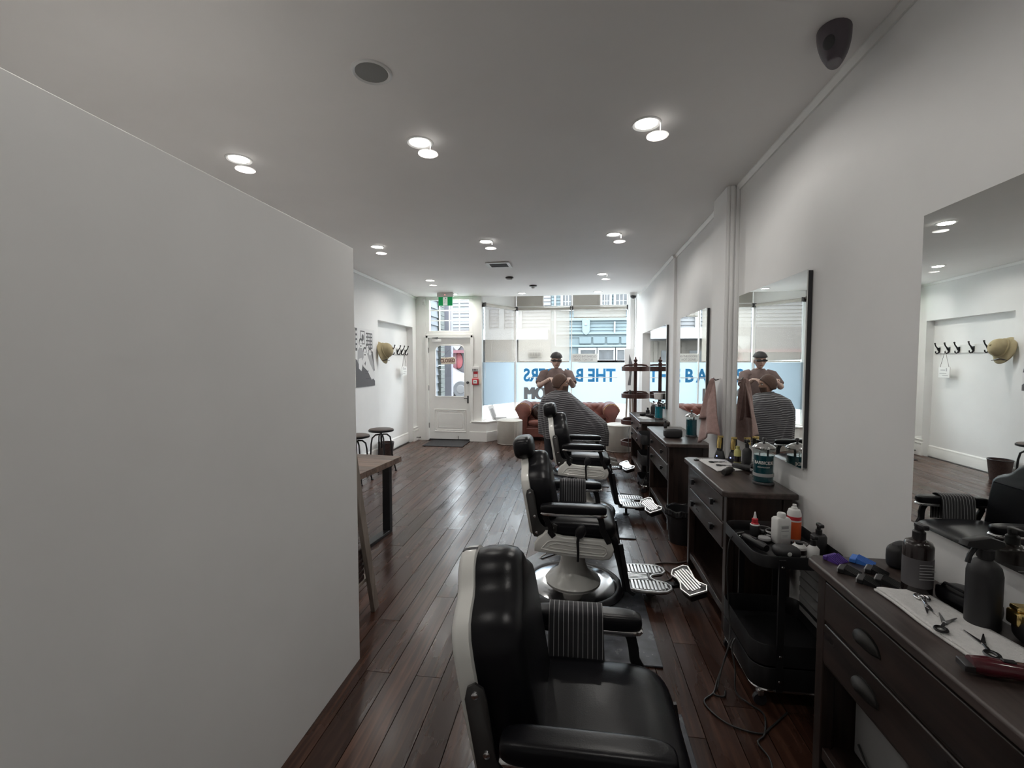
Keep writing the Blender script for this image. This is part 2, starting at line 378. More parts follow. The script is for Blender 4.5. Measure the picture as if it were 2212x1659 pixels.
def thing(name, label, cat, loc=(0, 0, 0), rz=0, group=None, kind=None):
    o = bpy.data.objects.new(name, None); C.objects.link(o); o.empty_display_size = .1
    o.location = loc; o.rotation_euler = (0, 0, rz)
    return tag(o, label, cat, group, kind)
def one(name, g, m, label, cat, loc=(0, 0, 0), rot=(0, 0, 0), group=None, kind=None, **k):
    return tag(put(name, g, m, None, loc, rot, **k), label, cat, group, kind)
def text(name, s, size, m, parent, loc, rot=(PI / 2, 0, 0), mirror=False, bold=0, sx=1, ext=.0008, wrap=None, fat=0):
    cu = bpy.data.curves.new(name, 'FONT'); cu.body = s; cu.size = size; cu.align_x = 'CENTER'; cu.align_y = 'CENTER'
    cu.offset = bold; cu.extrude = ext; cu.resolution_u = 3
    ob = bpy.data.objects.new(name, cu); me = bpy.data.meshes.new_from_object(ob)
    bpy.data.objects.remove(ob); bpy.data.curves.remove(cu); me.name = name
    for v in me.vertices:
        v.co.x *= sx * (-1 if mirror else 1)
        if wrap:
            a = v.co.x / wrap; r = wrap + v.co.z; v.co = (r * math.sin(a), v.co.y, r * math.cos(a))
    if fat:                                             # heavier strokes: the outline laid side by side with itself
        bm = bmesh.new()
        for k in range(5):
            m3 = me.copy(); m3.transform(Matrix.Translation((fat * (k - 2) / 2, 0, .0004 * k))); bm.from_mesh(m3); bpy.data.meshes.remove(m3)
        bm.to_mesh(me); bm.free()
    me.materials.clear(); me.materials.append(MT[m])
    return put(name, me, None, parent, loc, rot)
def zc(y): return 2.94 - .012 * (y - 1.5)          # the ceiling falls a little towards the street
# ================================================================== THE SETTING
XL, XR, YD, YW, YB = -3.137, 1.25, 8.73, 9.65, -1.5
# ---- floor and its boards
floor = one('floor', G().bx(-3.3, 1.45, -1.65, 9.75, -.08, -.021), 'sub', 'worn dark brown timber board floor of the barber shop', 'floor', kind='structure')
PW = .1325
x = XL - .02; col = 0; pm = {}
joints = [(-1.5, .55, 2.55, 4.05, 6.2, 8.9), (-1.5, 1.35, 3.62, 5.7, 7.9), (-1.5, .2, 2.1, 4.05, 7.1), (-1.5, 1.9, 3.62, 6.4, 8.3), (-1.5, .9, 2.85, 5.1, 7.4)]
while x < XR:
    js = list(joints[(col * 2 + col // 3) % 5]) + [9.7]
    x1 = min(x + PW, XR + .02)
    for a, b in zip(js[:-1], js[1:]):
        if b < 2.1 and x1 < -1.2: continue
        if a > 8.6 and x < -1.8: continue
        if b > YD and x < -1.9: b = YD + .05
        key = (round(x1 - x, 3), round(b - a, 3))
        if key not in pm:
            w, l = (x1 - x) / 2 - .0019, (b - a) / 2 - .0014
            pm[key] = G().bx(-w, w, -l, l, -.02, 0).mesh('plank', 'plank', 0)
        o = put('plank', pm[key], None, floor, ((x + x1) / 2, (a + b) / 2, random.uniform(-.0012, 0)))
    x += PW; col += 1

# ---- ceiling
def slab(x0, x1, y0, y1, zt, zb0, zb1):
    return G().hexa([(x0, y0, zb0), (x1, y0, zb0), (x1, y1, zb1), (x0, y1, zb1), (x0, y0, zt), (x1, y0, zt), (x1, y1, zt), (x0, y1, zt)])
g = slab(-3.3, 1.45, -1.65, 8.85, 3.15, zc(-1.65), zc(8.85))
one('ceiling', g, 'ceil', 'smooth off-white plaster ceiling with recessed downlights', 'ceiling', kind='structure', smooth=0)
one('ceiling', G().bx(-2.05, 1.45, 8.85, 9.8, 3.06, 3.2), 'ceil', 'white ceiling of the raised window bay', 'ceiling', kind='structure', smooth=0)

# ---- walls
g = G().bx(XR, XR + .2, -1.65, 5.88, -.08, 3.1)
g.bx(1.22, XR + .2, 5.88, 7.44, -.08, 3.1); g.bx(1.22, XR + .2, 8.45, 9.8, -.08, 3.1); g.bx(1.22, XR + .2, 7.44, 8.45, 2.08, 3.1); g.bx(1.37, XR + .2, 7.44, 8.45, -.08, 2.08)
one('wall_right', g, 'wall', 'white painted wall behind the mirrors and dark cabinets', 'wall', kind='structure', smooth=0)
g = G().bx(XL - .3, XL, -1.65, 6.96, -.08, 3.1); g.bx(XL - .3, XL, 8.54, YD + .14, -.08, 3.1)
g.bx(XL - .3, XL, 6.96, 8.54, 2.245, 3.1); g.bx(XL - .3, XL - .12, 6.96, 8.54, -.08, 2.245)
one('wall_left', g, 'wall', 'white wall with a shallow recess holding coat hooks', 'wall', kind='structure', smooth=0)
one('wall_back', G().bx(-3.3, 1.45, -1.65, -1.5, -.08, 3.1), 'wall', 'plain white wall at the back of the shop', 'wall', kind='structure', smooth=0)
g = G().bx(-3.137, -1.11, -1.5, 2.186, -.02, 2.135)
one('wall_partition', g, 'wall', 'tall plain white partition standing in the left foreground', 'wall', kind='structure', bevel=.003, smooth=40)
# street front beside and over the door
DL, DR, DH = -2.885, -2.02, 2.045
g = G().bx(XL, DL - .05, YD, YD + .12, -.08, 3.1); g.bx(DR + .05, -1.80, YD, YD + .12, -.08, 3.1)
g.bx(DL - .05, DR + .05, YD, YD + .12, DH + .05, 2.135); g.bx(DL - .05, DR + .05, YD, YD + .12, 2.80, 3.1)
g.bx(-1.83, -1.80, YD + .1, YD + .16, .40, 3.1)
one('wall_front', g, 'trim', 'cream timber street front around the shop door', 'wall', kind='structure', bevel=.006, smooth=40)
g = G().bx(DL - .05, DL, YD - .025, YD + .1, 0, DH + .05); g.bx(DR, DR + .05, YD - .025, YD + .1, 0, DH + .05); g.bx(DL - .05, DR + .05, YD - .025, YD + .1, DH, DH + .05)
one('trim_1', g, 'trim', 'cream architrave framing the shop door', 'trim', kind='structure', bevel=.006, smooth=40)

# ---- cornices, skirting, pilaster
n = 2
def cornice(x, y0, y1, sg, lab):
    global n
    z0, z1 = zc(y0), zc(y1); t, h = .028, .036
    p = []
    for z, y in ((z0, y0), (z1, y1)): p.append([(x, y, z - h), (x + sg * .012, y, z - h), (x + sg * t, y, z - .008), (x + sg * t, y, z), (x, y, z)])
    vs = p[0] + p[1]; fs = [(i, (i + 1) % 5, (i + 1) % 5 + 5, i + 5) for i in range(5)] + [(4, 3, 2, 1, 0), (5, 6, 7, 8, 9)]
    one('trim_%d' % n, G().add(vs, fs), 'trim', lab, 'trim', kind='structure', smooth=0); n += 1
cornice(XR, -1.5, 3.72, -1, 'thin white cornice along right wall nearest the camera')
cornice(XR, 4.08, 5.88, -1, 'thin white cornice over the middle mirror of the right wall')
cornice(1.22, 5.88, 8.84, -1, 'thin white cornice on right wall near the street window')
cornice(XL, 2.2, YD, 1, 'thin white cornice along the top of the left wall')
g = G().bx(1.155, XR, 3.74, 4.07, 0, zc(3.9) - .001)
g.tube([(1.172, 3.742, 0), (1.172, 3.742, zc(3.75))], .012, 10); g.tube([(1.20, 3.738, 0), (1.20, 3.738, zc(3.75))], .016, 10); g.bx(1.225, XR, 3.725, 3.75, 0, zc(3.7))
one('trim_%d' % n, g, 'wall', 'white fluted pilaster on the right wall between two mirrors', 'trim', kind='structure', bevel=.004); n += 1
def skirt(name, x, y0, y1, sg, lab):
    g = G(); pr = [(0, 0), (.022, 0), (.022, .13), (.016, .145), (.018, .16), (.010, .175), (0, .18)]
    vs = [(x + sg * a, y, b) for y in (y0, y1) for a, b in pr]; k = len(pr)
    g.add(vs, [(i, (i + 1) % k, (i + 1) % k + k, i + k) for i in range(k)] + [tuple(range(k))[::-1], tuple(range(k, 2 * k))])
    one(name, g, 'trim', lab, 'baseboard', kind='structure', smooth=30)
skirt('baseboard_left', XL, 2.2, 6.96, 1, 'tall white skirting board on the left wall before the recess')
skirt('baseboard_left', XL - .12, 6.96, 8.54, 1, 'tall white skirting board inside the coat hook recess')
skirt('baseboard_right', XR, -1.5, 3.72, -1, 'white skirting board along the right wall behind the cabinets')
g = G().bx(XL, XL + .03, 8.50, YD, 0, .20); g.bx(XL, XL + .038, 8.495, YD, .20, .225); g.bx(XL, XL + .026, 8.505, YD, .225, .26); g.bx(XL, XL + .032, 8.5, YD, .26, .275)
one('baseboard_left', g, 'trim', 'stepped white skirting block between coat recess and door', 'baseboard', kind='structure', bevel=.003)

# ---- the shop door
d = thing('door_1', 'cream panelled shop door with rounded glass light and closed sign', 'door', (DL, YD, 0), kind='structure')
Wd, y0, y1 = DR - DL, .02, .065
gx0, gx1, gz0, gz1 = .135, .735, .885, 1.90
g = G().bx(.006, Wd - .006, y0, y1, .012, gz0); g.bx(.006, gx0, y0, y1, gz0, DH - .004); g.bx(gx1, Wd - .006, y0, y1, gz0, DH - .004); g.bx(gx0, gx1, y0, y1, gz1, DH - .004)
r = .11
for sx, cx_ in ((-1, gx0), (1, gx1)):       # rounded upper corners of the light
    arc = [(cx_ - sx * r + sx * r * math.sin(a), gz1 - r + r * math.cos(a)) for a in [PI / 2 * k / 6 for k in range(7)]]
    poly = [(cx_, gz1)] + [(p[0], p[1]) for p in arc]
    vs = [(p[0], y, p[1]) for y in (y0, y1) for p in poly]; k = len(poly)
    g.add(vs, [tuple(range(k)), tuple(range(k, 2 * k))] + [(i, (i + 1) % k, (i + 1) % k + k, i + k) for i in range(k)])
put('door_leaf', g, 'trim', d, smooth=40)
put('pane', G().bx(gx0 - .005, gx1 + .005, .04, .045, gz0 - .005, gz1 + .005), 'glass', d, smooth=0)
path = [(gx0, y0, gz0), (gx1, y0, gz0), (gx1, y0, gz1 - r)] + [(gx1 - r + r * math.sin(a), y0, gz1 - r + r * math.cos(a)) for a in [PI / 2 * k / 6 for k in range(5, -1, -1)]] + \
       [(gx0 + r - r * math.sin(a), y0, gz1 - r + r * math.cos(a)) for a in [PI / 2 * k / 6 for k in range(7)]]
put('glazing_bead', G().tube(path, .012, 6, closed=True), 'trim', d)
g = G()
for i, rr in ((0, .014), (.035, .009)):
    g.tube([(.12 + i, y0, .18 + i), (.76 - i, y0, .18 + i), (.76 - i, y0, .62 - i), (.12 + i, y0, .62 - i)], rr, 6, closed=True)
put('panel_moulding', g, 'trim', d)
put('raised_panel', G().bx(.19, .69, y0 - .006, y0 + .02, .25, .55), 'trim', d, bevel=.006)
put('door_knob', G().lathe([(0, -.05), (.022, -.048), (.028, -.03), (.018, -.012), (.026, -.004), (.026, .005)], (.80, y0, 1.16), 14, axis=1), 'steel', d)
h = put('lever_plate', G().bx(.785, .815, y0 - .006, y0, .75, .90), 'steel', d, bevel=.003)
put('lever', G().tube([(.80, y0 - .005, .85), (.80, y0 - .045, .85), (.73, y0 - .045, .845)], .008, 8), 'steel', h)
put('bolt', G().tube([(.60, y0 - .01, .03), (.60, y0 - .01, .09)], .006, 8), 'steel', d)
for z in (.3, 1.05, 1.8): put('hinge', G().cyl((.0, y0 - .008, z - .05), (.0, y0 - .008, z + .05), .008), 'steel', d)
c = put('door_closer', G().bx(.09, .27, y0 - .055, y0, 1.965, 2.02), 'white', d, bevel=.006)
put('closer_arm', G().tube([(.2, y0 - .04, 2.025), (.10, y0 - .10, 2.04), (.24, y0 - .02, 2.06)], .008, 8), 'blackm', c)
put('kick_strip', G().bx(.01, Wd - .01, y0 - .012, y0, .012, .03), 'steel', d)
one('threshold', G().bx(DL - .03, DR + .03, YD - .02, YD + .14, 0, .012), 'steel', 'thin metal threshold strip under the shop door', 'threshold')
# closed sign on its cord
s = thing('closed_sign', 'small cream hanging sign reading CLOSED on the shop door glass', 'sign', (-2.47, YD - .02, 1.60), 0)
put('board', G().bx(-.145, .145, -.012, .004, -.075, .06), 'signc', s, bevel=.004, rot=(0, -.04, 0))
text('lettering', 'CLOSED', .098, 'lbrown', s, (-.01, -.0135, -.008), (PI / 2, -.04, 0), bold=.003, sx=.82)
put('cord', G().tube([(-.12, 0, .06), (.03, .004, .21), (.12, 0, .055)], .003, 6), 'wire', s)

# ---- window over the door: twelve panes
w = thing('window_1', 'twelve-pane transom window above the shop door', 'window', (0, YD, 0), kind='structure')
wx0, wx1, wz0, wz1 = -2.86, -2.05, 2.185, 2.79
g = G().bx(DL - .05, wx0, .0, .1, 2.135, 2.8); g.bx(wx1, DR + .05, 0, .1, 2.135, 2.8); g.bx(wx0, wx1, 0, .1, 2.135, wz0); g.bx(wx0, wx1, 0, .1, wz1, 2.8)
put('frame', g, 'trim', w, bevel=.004)
for i in range(1, 4):
    xx = wx0 + (wx1 - wx0) * i / 4; put('glazing_bar', G().bx(xx - .009, xx + .009, .02, .06, wz0, wz1), 'trim', w)
for j in range(1, 3):
    zz = wz0 + (wz1 - wz0) * j / 3; put('glazing_bar', G().bx(wx0, wx1, .021, .059, zz - .009, zz + .009), 'trim', w)
pm_ = G().bx(-.105, .105, -.002, .002, -.105, .105).mesh('pane', 'glass', 0)
for i in range(4):
    for j in range(3): put('pane', pm_, None, w, (wx0 + (wx1 - wx0) * (i + .5) / 4, .04, wz0 + (wz1 - wz0) * (j + .5) / 3))

# ---- street window bay
A = Vector((-1.815, 8.80, 0)); B = Vector((-1.256, YW, 0)); JX = -.06; RX = 1.10
ZS, ZT, ZF, ZFB = .40, 2.70, 1.560, .70
dv = (B - A); L = dv.length; rz = math.atan2(dv.y, dv.x)
def glazing(name, label, loc, rz, L, blind_z, frost=True):
    w = thing(name, label, 'window', loc, rz, kind='structure')
    put('pane', G().bx(0, L, .0, .006, ZS, ZT), 'glass', w, smooth=0)
    g = G().bx(0, L, -.02, .03, ZS, ZS + .03); g.bx(0, L, -.03, .04, ZT, ZT + .05)
    put('frame', g, 'trim', w, bevel=.004)
    f = put('frosted_film', G().bx(.012, L - .012, -.0025, -.0005, ZFB, ZF), 'film', w, smooth=0)
    return w, f
w2, f2 = glazing('window_2', 'narrow angled bay window pane beside the door, frosted below', A, rz, L, 1.57)
w3, f3 = glazing('window_3', 'left large street window pane with frosted lettered film', B, 0, JX - B.x, 1.57)
w4, f4 = glazing('window_4', 'right large street window pane above the sofa', (JX, YW, 0), 0, RX - JX, 2.5)
for (px, py, ww, lab) in ((A.x, A.y - .02, .03, 'slim white window post beside the shop door frame'), (B.x, B.y, .05, 'slim white corner post of the angled window bay'), (JX, YW, .02, 'narrow white joint between the two large street panes'), (RX, YW, .05, 'white window post at the right end of the street window')):
    one('trim_%d' % n, G().bx(px - ww / 2, px + ww / 2, py - .03, py + .03, ZS, 3.06), 'trim', lab, 'trim', kind='structure', bevel=.003); n += 1
# top lights over the blinds: two blank panels, two clear panes
def toplight(x0, x1, m):
    p = put('panel' if m == 'trim' else 'pane', G().bx(x0, x1, 0, .012, ZT + .05, 3.06), 'tan' if m == 'tan' else m, tw, smooth=0)
tw = thing('window_5', 'row of small top lights above the street window blinds', 'window', (0, YW, 0), kind='structure')
MT['bpanel'] = mat('beige_panel', (.50, .475, .43), .25, nv=.03)
toplight(B.x + .03, -.68, 'bpanel'); toplight(-.66, JX - .02, 'glass'); toplight(JX + .02, .50, 'bpanel'); toplight(.52, RX - .02, 'glass')
for xx in (-.67, .51): put('mullion', G().bx(xx - .02, xx + .02, -.02, .03, ZT + .05, 3.06), 'bpanel', tw, bevel=.003)
wt = thing('window_6', 'cream panel above the angled bay blind', 'window', A, rz, kind='structure')
put('panel', G().bx(0, L, 0, .012, ZT + .05, 3.06), 'trim', wt)
# lettering seen from the back, on the film
def film_text(parent, s, size, m, xc, zc_, bold, sx, ox, fat=0):
    return text('lettering', s, size, m, parent, (xc - ox, -.0045, zc_), (PI / 2, 0, 0), mirror=True, bold=bold, sx=sx, fat=fat)
film_text(f3, 'ARBERS', .375, 'letb', -.555, 1.275, .012, .82, B.x)
film_text(f4, 'THE B', .375, 'letb', .44, 1.275, .012, .82, JX)
film_text(f3, 'ROOM', .375, 'letg', -.61, .885, .0, .80, B.x, .026)
for f, x0, x1, ox in ((f3, -1.0, -.09, B.x), (f4, -.03, .9, JX)):
    put('stencil_line', G().bx(x0 - ox, x1 - ox, -.0068, -.0058, 1.235, 1.253), 'paper', f, smooth=0)
s = thing('window_notice', 'white notice about closing the doors taped inside the right window', 'sign', (.215, YW - .012, 1.655))
put('card', G().bx(-.265, .265, -.002, .002, -.085, .085), 'signw', s, smooth=0)
text('lettering', 'CLOSING THE DOORS', .062, 'inkm', s, (0, -.0035, .028), mirror=True, bold=.001, sx=.78)
text('lettering', 'BUT NOT DONE!', .062, 'inkm', s, (-.03, -.0035, -.04), mirror=True, bold=.001, sx=.82)
s = thing('window_sticker', 'small white sticker on the left street pane behind the blind', 'sign', (-.83, YW - .004, 1.735))
put('card', G().bx(-.145, .145, -.001, .001, -.062, .062), 'signw', s, smooth=0)
put('print', G().bx(-.12, -.07, -.003, -.002, -.035, .035).bx(-.05, -.02, -.003, -.002, -.035, .035).bx(0, .04, -.003, -.002, -.035, .035).bx(.06, .11, -.003, -.002, -.035, .035), 'inkm', s, smooth=0)
# roller blinds
def blind(label, loc, rz, L, zb):
    b = thing('roller_blind', label, 'blind', loc, rz, group='roller blinds in the street window')
    put('roller', G().cyl((.02, -.06, ZT - .01), (L - .02, -.06, ZT - .01), .032, n=16), 'bpanel', b)
    put('screen', G().bx(.03, L - .03, -.064, -.062, zb, ZT - .02), 'blind', b, smooth=0)
    put('bottom_bar', G().bx(.03, L - .03, -.07, -.056, zb - .02, zb), 'bpanel', b, bevel=.003)
    for xx in (.0, L - .02): put('bracket', G().bx(xx, xx + .02, -.10, -.0, ZT - .05, ZT + .03), 'bracket', b)
    return b
b1 = blind('beige roller blind on the narrow angled bay pane, half lowered', A + Vector((.008, .002, 0)), rz, L - .07, 1.585)
b2 = blind('beige roller blind lowered halfway on the left large pane', B + Vector((.045, 0, 0)), 0, JX - B.x - .06, 1.585)
b3 = blind('beige roller blind rolled up high on the right large pane', (JX + .01, YW, 0), 0, RX - JX - .03, 2.50)
put('chain', G().tube([(.015, -.07, ZT - .02), (.015, -.07, 1.25)], .003, 6), 'white', b1)
# plinth under the bay
P1 = [(-2.035, 8.665), (-1.69, 8.655), (-1.09, 9.58), (-1.09, 9.72), (-1.45, 9.72), (-1.82, 8.86), (-2.035, 8.86)]
pl = thing('trim_%d' % n, 'low cream timber plinth below the angled window bay', 'trim', kind='structure'); n += 1
put('base_board', G().prism(P1, 2, 0, .195), 'trim', pl, bevel=.004)
P2 = [(p[0], p[1] + (.018 if p[1] < 9.0 and k < 2 else 0)) for k, p in enumerate(P1)]; P2[1] = (-1.70, 8.675); P2[2] = (-1.10, 9.59)
put('riser', G().prism(P2, 2, .195, .38), 'trim', pl, bevel=.003)
P3 = [(-2.0, 8.66), (-1.69, 8.645), (-1.08, 9.575), (-1.08, 9.72), (-1.45, 9.72), (-1.82, 8.84), (-2.0, 8.84)]
put('sill', G().prism(P3, 2, .38, .402), 'trim', pl, bevel=.004)
one('trim_%d' % n, G().bx(-1.09, 1.22, 9.56, 9.72, 0, .40), 'trim', 'low cream sill running behind the sofa under the large window', 'trim', kind='structure', bevel=.004); n += 1
one('trim_%d' % n, G().lathe([(.055, 0), (.055, 3.06)], (1.155, 9.42, 0), 24), 'wall', 'rounded white post at the right end of the window bay', 'trim', kind='structure'); n += 1
# ================================================================== CEILING FIXTURES
ring = G().lathe([(.062, .004), (.064, -.001), (.076, -.006), (.083, -.004), (.085, .001), (.085, .004)], n=28).mesh('trim_ring', 'white')
lens = G().lathe([(0, -.0005), (.06, -.0005), (.063, .002)], n=28).mesh('lens', 'lens')
disc = G().lathe([(0, 0), (.06, 0), (.061, -.002), (.06, -.004), (0, -.004)], n=28).mesh('glass_disc', 'disc')
stem = G().cyl((.075, -.02, 0), (.075, -.02, -.078), .0015, n=6).mesh('stem', 'chrome')
LP = [(-2.24, 2.83, 'over the partition, nearest row'), (-.96, 2.775, 'in the middle of the nearest row'), (.40, 2.74, 'right end of the nearest row'),
      (-2.27, 5.05, 'left end of the second row'), (-.98, 5.0, 'in the middle of the second row'), (.40, 4.91, 'right end of the second row'),
      (-2.30, 7.08, 'left end of the third row'), (.40, 6.93, 'right end of the third row'),
      (-.96, .56, 'in an unseen row added above the camera, partition side'), (.40, .56, 'in an unseen row added above the camera, mirror side'),  # out-of-view row continuing the grid, added to light the foreground
      (-2.28, 8.45, 'in front of the shop door'), (-.98, 8.5, 'before the left street pane'), (.42, 8.5, 'before the right street pane')]
for x, y, lab in LP:
    t = thing('downlight', 'round recessed white downlight, lit, ' + lab, 'downlight', (x, y, zc(y) - .001), group='recessed ceiling downlights')
    put('trim_ring', ring, None, t); put('lens', lens, None, t)
    if y < 8: put('glass_disc', disc, None, t, (.06, -.02, -.078)); put('stem', stem, None, t)
    ld = bpy.data.lights.new('downlight_beam', 'AREA'); ld.shape = 'DISK'; ld.size = .12; ld.energy = LAMP_W * (.62 if y < 1 else 1.0); ld.color = (1, .965, .91); ld.spread = math.radians(164)
    lo = bpy.data.objects.new('downlight_beam', ld); C.objects.link(lo); lo.parent = t; lo.location = (0, 0, -.008)
t = thing('ceiling_speaker', 'round grey ceiling speaker grille closest to the camera', 'speaker', (-.96, 2.1, zc(2.1) - .001))
put('rim', G().lathe([(.078, -.002), (.086, -.008), (.094, -.004), (.095, .002)], n=32), 'white', t); put('grille', G().lathe([(0, -.004), (.07, -.004), (.079, -.001)], n=32), 'grille', t)
t = thing('air_vent', 'small square ceiling vent with dark opening', 'vent', (-1.02, 6.12, zc(6.12) - .002))
g = G().bx(-.16, .16, -.16, -.12, -.012, 0); g.bx(-.16, .16, .12, .16, -.012, 0); g.bx(-.16, -.12, -.12, .12, -.012, 0); g.bx(.12, .16, -.12, .12, -.012, 0)
put('frame', g, 'white', t, bevel=.003); put('duct', G().bx(-.12, .12, -.12, .12, -.002, .0), 'ink', t)
for i in range(5): put('louvre', G().bx(-.12, .12, -.1 + i * .05, -.09 + i * .05, -.010, -.003), 'bracket', t)
t = thing('smoke_detector', 'flat dark round detector on the ceiling behind the vent', 'detector', (-1.0, 6.99, zc(6.99)))
put('base', G().lathe([(.06, 0), (.065, -.01), (.06, -.02)], n=24), 'bracket', t); put('cap', G().lathe([(.05, -.02), (.045, -.03), (0, -.032)], n=24), 'grille', t)
t = thing('smoke_detector', 'white smoke detector with dark collar nearest the window', 'detector', (-.70, 7.72, zc(7.72)))
put('base', G().lathe([(.062, 0), (.066, -.012), (.058, -.022)], n=24), 'bracket', t); put('cap', G().lathe([(.034, -.02), (.03, -.045), (.02, -.055), (0, -.056)], n=24), 'white', t)
t = thing('security_camera', 'small white dome camera on the ceiling at the right window corner', 'camera', (1.08, 8.72, zc(8.72)))
put('base', G().lathe([(.066, 0), (.07, -.02), (.062, -.055)], n=24), 'white', t)
q = put('ball', G().ell((0, 0, -.062), (.056, .056, .05), 18, 12), 'bracket', t); put('lens', G().lathe([(.03, 0), (.03, -.012), (.024, -.016), (0, -.014)], (-.008, -.045, -.075), 16, axis=1), 'black', q)
t = thing('motion_sensor', 'plum grey wedge-shaped sensor mounted high by the right wall', 'sensor', (1.06, 2.11, zc(2.11)), rz=0)
Mx = Matrix.Rotation(-.35, 3, 'Z')
def wedge(u, v):
    a = 2 * PI * u; k = v
    r = (1 - .55 * k ** 2.2); ex = .062 * r; ey = .105 * r
    return Vector((ex * math.cos(a) + .0 * k, ey * math.sin(a) * (1.25 if math.sin(a) > 0 else .8) + .02 * k, -.115 * k))
g = G().grid(wedge, 26, 9, cu=True); g.f.append(tuple(range(26 * 8, 26 * 9))); g.f.append(tuple(range(26))[::-1]); g.xf(Matrix.Rotation(-.55, 4, 'Z'))
put('shell', g, 'plum', t, smooth=50)
put('sensor_window', G().ell((-.045, -.052, -.075), (.022, .008, .03), 14, 8, M=Matrix.Rotation(-.75, 3, 'Z')), 'ink', t)
t = thing('exit_sign', 'green running-man exit sign hanging in front of the transom', 'sign', (-2.40, 8.30, zc(8.3)))
put('housing', G().bx(-.155, .155, -.04, .04, -.075, 0), 'cork', t, bevel=.006); put('indicator', G().ell((.0, -.042, -.04), (.008, .004, .008), 8, 6), 'redled', t)
p = put('panel', G().bx(-.135, .135, -.008, .008, -.235, -.075), 'green', t, bevel=.003)
put('white_field', G().bx(-.045, .04, -.0095, -.008, -.23, -.08), 'field', p, smooth=0)
g = G().ell((.005, -.011, -.10), (.011, .002, .011), 12, 6)
for pth, r in (([(.003, -.011, -.118), (-.006, -.011, -.155)], .011), ([(-.005, -.011, -.155), (.014, -.011, -.178), (.022, -.011, -.21)], .008), ([(-.006, -.011, -.155), (-.016, -.011, -.185), (-.038, -.011, -.192)], .008), ([(.004, -.011, -.122), (.02, -.011, -.14), (.034, -.011, -.134)], .006), ([(0, -.011, -.12), (-.02, -.011, -.128), (-.028, -.011, -.148)], .006)): g.tube(pth, r, 6, flat=.15)
put('running_figure', g, 'green' if False else 'ink', p)
t = thing('alarm_sensor', 'small white corner sensor high beside the transom', 'sensor', (-2.955, YD - .001, 2.755))
put('body', G().bx(-.03, .03, -.05, 0, -.06, .06), 'white', t, bevel=.012); put('lens', G().ell((0, -.05, -.015), (.018, .006, .02), 10, 8), 'cork', t)
# call point and signs on the post by the door
t = thing('fire_call_point', 'red fire alarm call point with label on the post by the door', 'alarm', (-1.925, YD - .001, 1.18))
put('box', G().bx(-.062, .062, -.045, 0, -.058, .062), 'red', t, bevel=.008); put('glass', G().bx(-.038, .038, -.048, -.044, -.034, .036), 'signw', t)
put('mark', G().puff([(-.022, -.004), (.022, -.004), (0, .016)], (0, -.048, 0), (1, 0, 0), (0, 0, 1), (0, -1, 0), [(0, 0), (0, .0015)]), 'ink', t)
put('side_key', G().bx(.07, .10, -.03, 0, -.05, .05), 'signc', t, bevel=.004)
t = thing('fire_label', 'red and white fire notice above the red call point', 'sign', (-1.925, YD - .001, 1.325))
put('card', G().bx(-.04, .045, -.004, 0, -.065, .062), 'red', t); put('print', G().bx(-.034, .039, -.006, -.004, -.055, .005), 'signw', t)
t = thing('door_buzzer', 'small white buzzer box with vents on the post by the door', 'buzzer', (-1.93, YD - .001, 1.425))
put('case', G().bx(-.065, .065, -.03, 0, -.04, .05), 'white', t, bevel=.005)
for i in range(4): put('slot', G().bx(-.05 + i * .028, -.033 + i * .028, -.032, -.029, -.03, .01), 'inkg', t)

# ================================================================== LEFT WALL
t = thing('poster', 'black and white poster of four men in an old barber shop', 'poster', (XL + .001, 6.49, 1.63))
HW, HH = .315, .435
put('sheet', G().bx(0, .008, -HW, HW, -HH, HH), 'paper', t, smooth=0)
def ink(name, m, polys, off):
    g = G()
    for pl in polys:
        k = len(pl); vs = [(x, p[0], p[1]) for x in (.008, .008 + off) for p in pl]
        g.add(vs, [tuple(range(k)), tuple(range(k, 2 * k))] + [(i, (i + 1) % k, (i + 1) % k + k, i + k) for i in range(k)])
    return put(name, g, m, t, smooth=0)
def ov(cx, cz, a, b, n=14, r=0): return [(cx + a * math.cos(2 * PI * i / n) * math.cos(r) - b * math.sin(2 * PI * i / n) * math.sin(r), cz + a * math.cos(2 * PI * i / n) * math.sin(r) + b * math.sin(2 * PI * i / n) * math.cos(r)) for i in range(n)]
def rc(x0, x1, z0, z1): return [(x0, z0), (x1, z0), (x1, z1), (x0, z1)]
ink('dark_areas', 'inkg', [[(-.315, -.435), (.315, -.435), (.315, -.36), (.22, -.30), (.10, -.16), (-.05, -.12), (-.20, -.07), (-.315, -.02)], rc(.02, .24, .14, .38), rc(-.315, -.26, .1, .43), rc(-.16, -.02, .20, .40),
     [(.20, .1), (.25, .1), (.31, -.2), (.26, -.2)]], .0004)
ink('light_areas', 'paper', [rc(-.145, -.035, .215, .385)] + [rc(.035 + .05 * i, .065 + .05 * i, .16 + .055 * j, .195 + .055 * j) for i in range(4) for j in range(4)] + [rc(-.305, -.27, .14 + .07 * j, .18 + .07 * j) for j in range(4)], .0007)
ink('hair', 'inkg', [ov(-.15, .225, .058, .065), ov(.06, .165, .05, .05), ov(-.02, .10, .06, .065), ov(.15, .10, .05, .055), ov(-.085, .30, .035, .05)], .0009)
ink('jackets', 'inkm', [[(-.26, -.06), (-.25, .10), (-.19, .15), (-.11, .14), (-.06, .06), (-.08, -.1), (-.2, -.12)], [(.05, .06), (.11, .1), (.2, .06), (.27, -.1), (.28, -.22), (.16, -.10)]], .0010)
